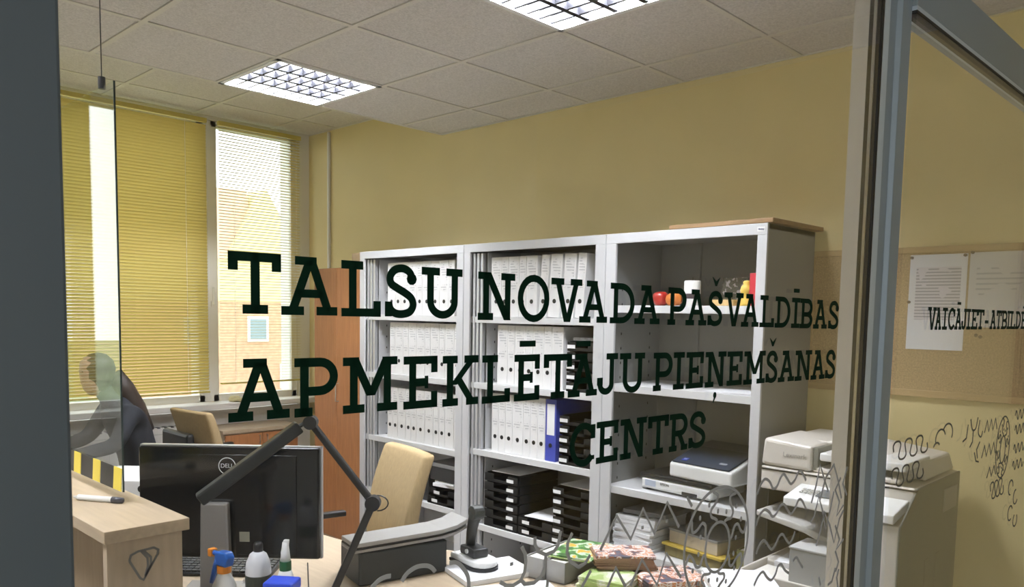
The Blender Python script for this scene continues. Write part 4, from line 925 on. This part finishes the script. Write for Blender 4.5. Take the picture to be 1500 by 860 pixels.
B(-.036, .036, -.03, .03, 0, .150).build('tub_body', mat('milky_plastic', (.70, .70, .68), .35), t, bevel=.010); B(-.039, .039, -.033, .033, .150, .178).build('lid', mat('bright_blue_lid', (.02, .06, .52), .4), t, bevel=.006)
B(-.02, .026, -.0312, -.030, .03, .13).build('tub_label', mat('tub_label_grey', (.50, .48, .50), .5), t)

# ------------------------------------------------------------------ magazines on the desk return
CG = cover_mat('green_cover', [(.04, .13, .03), (.10, .28, .05), (.55, .62, .50), (.75, .40, .03)], 22)
CL = cover_mat('lime_cover', [(.35, .48, .16), (.55, .62, .35), (.70, .72, .62)], 16)
CO = cover_mat('orange_cover', [(.70, .66, .64), (.62, .25, .10), (.75, .70, .68), (.35, .12, .06), (.10, .10, .14)], 26)
CB = mat('brown_magazine', (.30, .17, .11), .5)
MG = 'magazines and leaflets on the desk return'
fb = mat('file_box_grey', (.38, .38, .37), .6)
for i, (x, y) in enumerate(((2.300, -1.475), (2.375, -1.455))):
    t = thing('magazine_file', ('left' if i == 0 else 'right')+' grey magazine file standing under the green magazines', 'magazine file', (x, y, .741), .1, MG)
    m = MB(); m.box(-.036, .036, -.12, -.117, 0, .07); m.box(-.036, -.033, -.12, .12, 0, .07); m.box(.033, .036, -.12, .12, 0, .07); m.box(-.036, .036, -.12, .12, 0, .003); m.box(-.036, .036, .117, .12, 0, .07); m.build('file_body', fb, t); B(-.03, .03, -.11, .11, .003, .066).build('pages', PAGES, t)
def pile(x, y, z, n, w_, d_, th, rot, mtop, mside, what):
    for k in range(n):
        top = k == n-1
        o = MB().box(-w_/2, w_/2, -d_/2, d_/2, 0, th).build('magazine', mtop if top else mside)
        o.location = (x+random.uniform(-.006, .006), y+random.uniform(-.006, .006), z+k*(th+.0004)); o.rotation_euler = (0, 0, rot+random.uniform(-.07, .07))
        tag(o, ('topmost magazine of '+what) if top else '%s magazine from the bottom of %s' % (ORD[k], what), 'magazine', MG)
pile(2.375, -1.44, .813, 2, .15, .21, .004, .35, CG, CL, 'the green pile')
pile(2.545, -1.475, .741, 6, .15, .21, .008, .2, CL, CL, 'the lime pile')
pile(2.515, -1.385, .792, 7, .13, .19, .006, -.75, CO, CB, 'the brown pile')
pile(2.675, -1.36, .741, 6, .15, .20, .008, -.55, CO, CO, 'the orange and white pile')
pile(2.92, -1.335, .741, 8, .20, .27, .009, .75, mat('white_leaflet', (.80, .80, .82), .6), PAPER, 'the white leaflet pile')

# ------------------------------------------------------------------ chairs
def tan_chair(x, y, rot, label, top=1.05):
    t = thing('office_chair', label, 'chair', (x, y, 0), rot, 'tan fabric office chairs')
    # local +y is behind the sitter
    m = MB(); n = 9; W_ = .21
    rows = []
    for i in range(n):
        v = i/(n-1); zz = .50+(top-.50)*v; yb = .205+.10*v+.03*math.sin(v*PI)*-1; wv = W_*(.90+.10*math.sin(min(1, v*1.2)*PI/2)); th = .075-.02*v
        rows.append((zz, yb, wv, th))
    vs_ = []; fs = []; K = 13
    for zz, yb, wv, th in rows:
        ring = []
        for k in range(K):
            u = -1+2*k/(K-1); ring.append((u*wv, yb-.018*(1-u*u)*-1-.0, zz))
        for k in range(K-1, -1, -1):
            u = -1+2*k/(K-1); ring.append((u*wv, yb+th+.018*(1-u*u), zz))
        vs_ += ring
    R_ = 2*K
    for i in range(n-1):
        for k in range(R_): fs.append((i*R_+k, i*R_+(k+1) % R_, (i+1)*R_+(k+1) % R_, (i+1)*R_+k))
    fs += [tuple(reversed(range(R_))), tuple(range((n-1)*R_, n*R_))]
    m.add(vs_, fs).build('backrest', FABRIC, t, bevel=.018, smooth=True, seg=3)
    MB().prism([(-.23, -.24), (.23, -.24), (.24, .20), (-.24, .20)], .42, .50, 'z').build('seat', FABRIC, t, bevel=.03, seg=3)
    for s in (-1, 1):
        m = MB(); m.box(s*.27-.02, s*.27+.02, -.14, .14, .66, .685); m.box(s*.27-.012, s*.27+.012, -.03, .03, .44, .66); m.build('armrest', BPLAST, t, bevel=.006)
    MB().tube([(0, 0, .10), (0, 0, .42)], .028, 12).build('gas_column', BPLAST, t, smooth=True)
    for k in range(5):
        q = 2*PI*k/5; c = Vector((math.cos(q)*.29, math.sin(q)*.29, .065))
        l = MB().quad_bar((0, 0, .095), c, .04, .03).build('base_arm', BPLAST, t, bevel=.004)
        MB().tube([c+Vector((-.01, 0, -.035)), c+Vector((.01, 0, -.035))], .029, 12).build('castor', BPLAST, l)
    B(-.05, .05, .10, .26, .40, .52).build('back_bracket', BPLAST, t, bevel=.006)
    return t
tan_chair(1.19, -1.60, -.227, 'tan fabric office chair in front of the left steel cabinet', 1.0)
tan_chair(-.90, -.98, PI+.12, 'tan fabric office chair near the window beside the low cabinet', .97)

# ------------------------------------------------------------------ seated person by the window
SKIN = mat('skin', (.52, .33, .25), .5)
BLK = mat('black_cloth', (.014, .016, .022), .85)
HAIR = mat('dark_hair', (.035, .022, .016), .55, noise=.4, nscale=60, sx=(1, 1, .1))
t = thing('person', 'seated person in black bending forward at the left near the window', 'person', (-.90, -1.62, 0))
def skin_body(name, pts, edges, rad, material, parent, root=0):
    me = D.meshes.new(name); me.from_pydata(pts, edges, []); me.update(); me.materials.append(material)
    o = D.objects.new(name, me); COL.objects.link(o); o.parent = parent
    sk = o.modifiers.new('skin', 'SKIN'); sk.use_smooth_shade = True
    sub = o.modifiers.new('sub', 'SUBSURF'); sub.levels = 2; sub.render_levels = 2
    ly = me.skin_vertices[0].data
    for i, r in enumerate(rad): ly[i].radius = (r, r) if not isinstance(r, tuple) else r; ly[i].use_root = (i == root)
    return o
pts = [(0, .02, .52), (0, .02, .66), (0, -.02, .82), (0, -.08, .96), (0, -.13, 1.04), (0, -.17, 1.09), (0, -.20, 1.15), (0, -.22, 1.22), (0, -.225, 1.27),
       (.17, -.10, 1.00), (.22, -.20, .82), (.16, -.38, .78), (.13, -.46, .78), (-.17, -.10, 1.00), (-.22, -.20, .82), (-.16, -.38, .78), (-.13, -.46, .78),
       (.10, -.02, .50), (.11, -.38, .50), (.11, -.40, .10), (.11, -.50, .04), (-.10, -.02, .50), (-.11, -.38, .50), (-.11, -.40, .10), (-.11, -.50, .04)]
eds = [(0, 1), (1, 2), (2, 3), (3, 4), (4, 5), (5, 6), (6, 7), (7, 8), (3, 9), (9, 10), (10, 11), (11, 12), (3, 13), (13, 14), (14, 15), (15, 16), (0, 17), (17, 18), (18, 19), (19, 20), (0, 21), (21, 22), (22, 23), (23, 24)]
rad = [(.16, .12), (.155, .115), (.16, .115), (.155, .105), .075, .05, .062, .088, .07, .062, .048, .036, .03, .062, .048, .036, .03, .085, .065, .045, .035, .085, .065, .045, .035]
skin_body('body', pts, eds, rad, BLK, t)
MB().lathe([(0, -.125), (.03, -.12), (.055, -.09), (.070, -.04), (.076, .02), (.070, .07), (.045, .10), (0, .112)], 20, (0, -.235, 1.215)).build('head', SKIN, t, smooth=True)
fc = MB().prism([(-.312, 1.20), (-.300, 1.235), (-.300, 1.19)], -.011, .011, 'x'); fc.build('nose', SKIN, t, bevel=.004)
for s in (-1, 1):
    MB().lathe([(0, -.007), (.007, 0), (0, .007)], 10, (s*.028, -.302, 1.232)).build('eye', DPLAST, t, smooth=True)
    MB().lathe([(0, -.028), (.012, -.015), (.014, .01), (0, .026)], 10, (s*.074, -.225, 1.205)).build('ear', SKIN, t, smooth=True)
B(-.02, .02, -.302, -.297, 1.162, 1.168).build('mouth', mat('lips', (.35, .12, .10), .5), t, bevel=.002)
hm = MB(); hm.lathe([(.0, -.11), (.055, -.10), (.088, -.03), (.093, .03), (.080, .075), (.045, .108), (0, .118)], 22, (0, -.212, 1.222)); hm.build('hair', HAIR, t, smooth=True)
MB().tube([(0, -.13, 1.20), (0, -.075, 1.12), (0, -.005, 1.00), (.01, .07, .86)], [.06, .065, .06, .03], 12).build('hair_tail', HAIR, t, smooth=True)
for s in (-1, 1):
    hd_ = MB(); hd_.box(s*.13-.035, s*.13+.035, -.55, -.47, .765, .79)
    for k in range(4): hd_.tube([(s*.13-.027+.018*k, -.54, .778), (s*.13-.027+.018*k, -.585, .776), (s*.13-.027+.018*k, -.61+.006*abs(k-1.5), .762)], [.0085, .008, .007], 8)
    hd_.tube([(s*.13-s*.034, -.49, .778), (s*.13-s*.055, -.53, .772)], [.010, .008], 8)
    hd_.build('hand', SKIN, t, bevel=.004)
t = thing('task_chair', 'black task chair under the seated person', 'chair', (-.90, -1.60, 0))
B(-.23, .23, -.22, .20, .33, .405).build('seat', BPLAST, t, bevel=.02); MB().tube([(0, 0, .08), (0, 0, .33)], .025, 10).build('gas_column', BPLAST, t)
MB().prism([(-.20, .45), (.20, .45), (.19, .84), (-.19, .84)], .20, .25, 'y').build('backrest', BPLAST, t, bevel=.02)
B(-.03, .03, .17, .215, .36, .55).build('back_bracket', BPLAST, t)
for k in range(5):
    q = 2*PI*k/5; c = Vector((math.cos(q)*.28, math.sin(q)*.28, .06)); MB().quad_bar((0, 0, .085), c, .04, .03).build('base_arm', BPLAST, t); MB().tube([c+Vector((-.01, 0, -.032)), c+Vector((.01, 0, -.032))], .027, 10).build('castor', BPLAST, t)
t = thing('work_table', 'beech table in front of the seated person', 'table', (-.85, -2.45, 0))
B(-.55, .55, -.40, .36, .722, .75).build('table_top', BEECH, t, bevel=.002)
for sx_ in (-1, 1):
    for sy_ in (-.36, .32): B(sx_*.5-.025, sx_*.5+.025, sy_-.025, sy_+.025, 0, .722).build('leg', GPLAST, t)
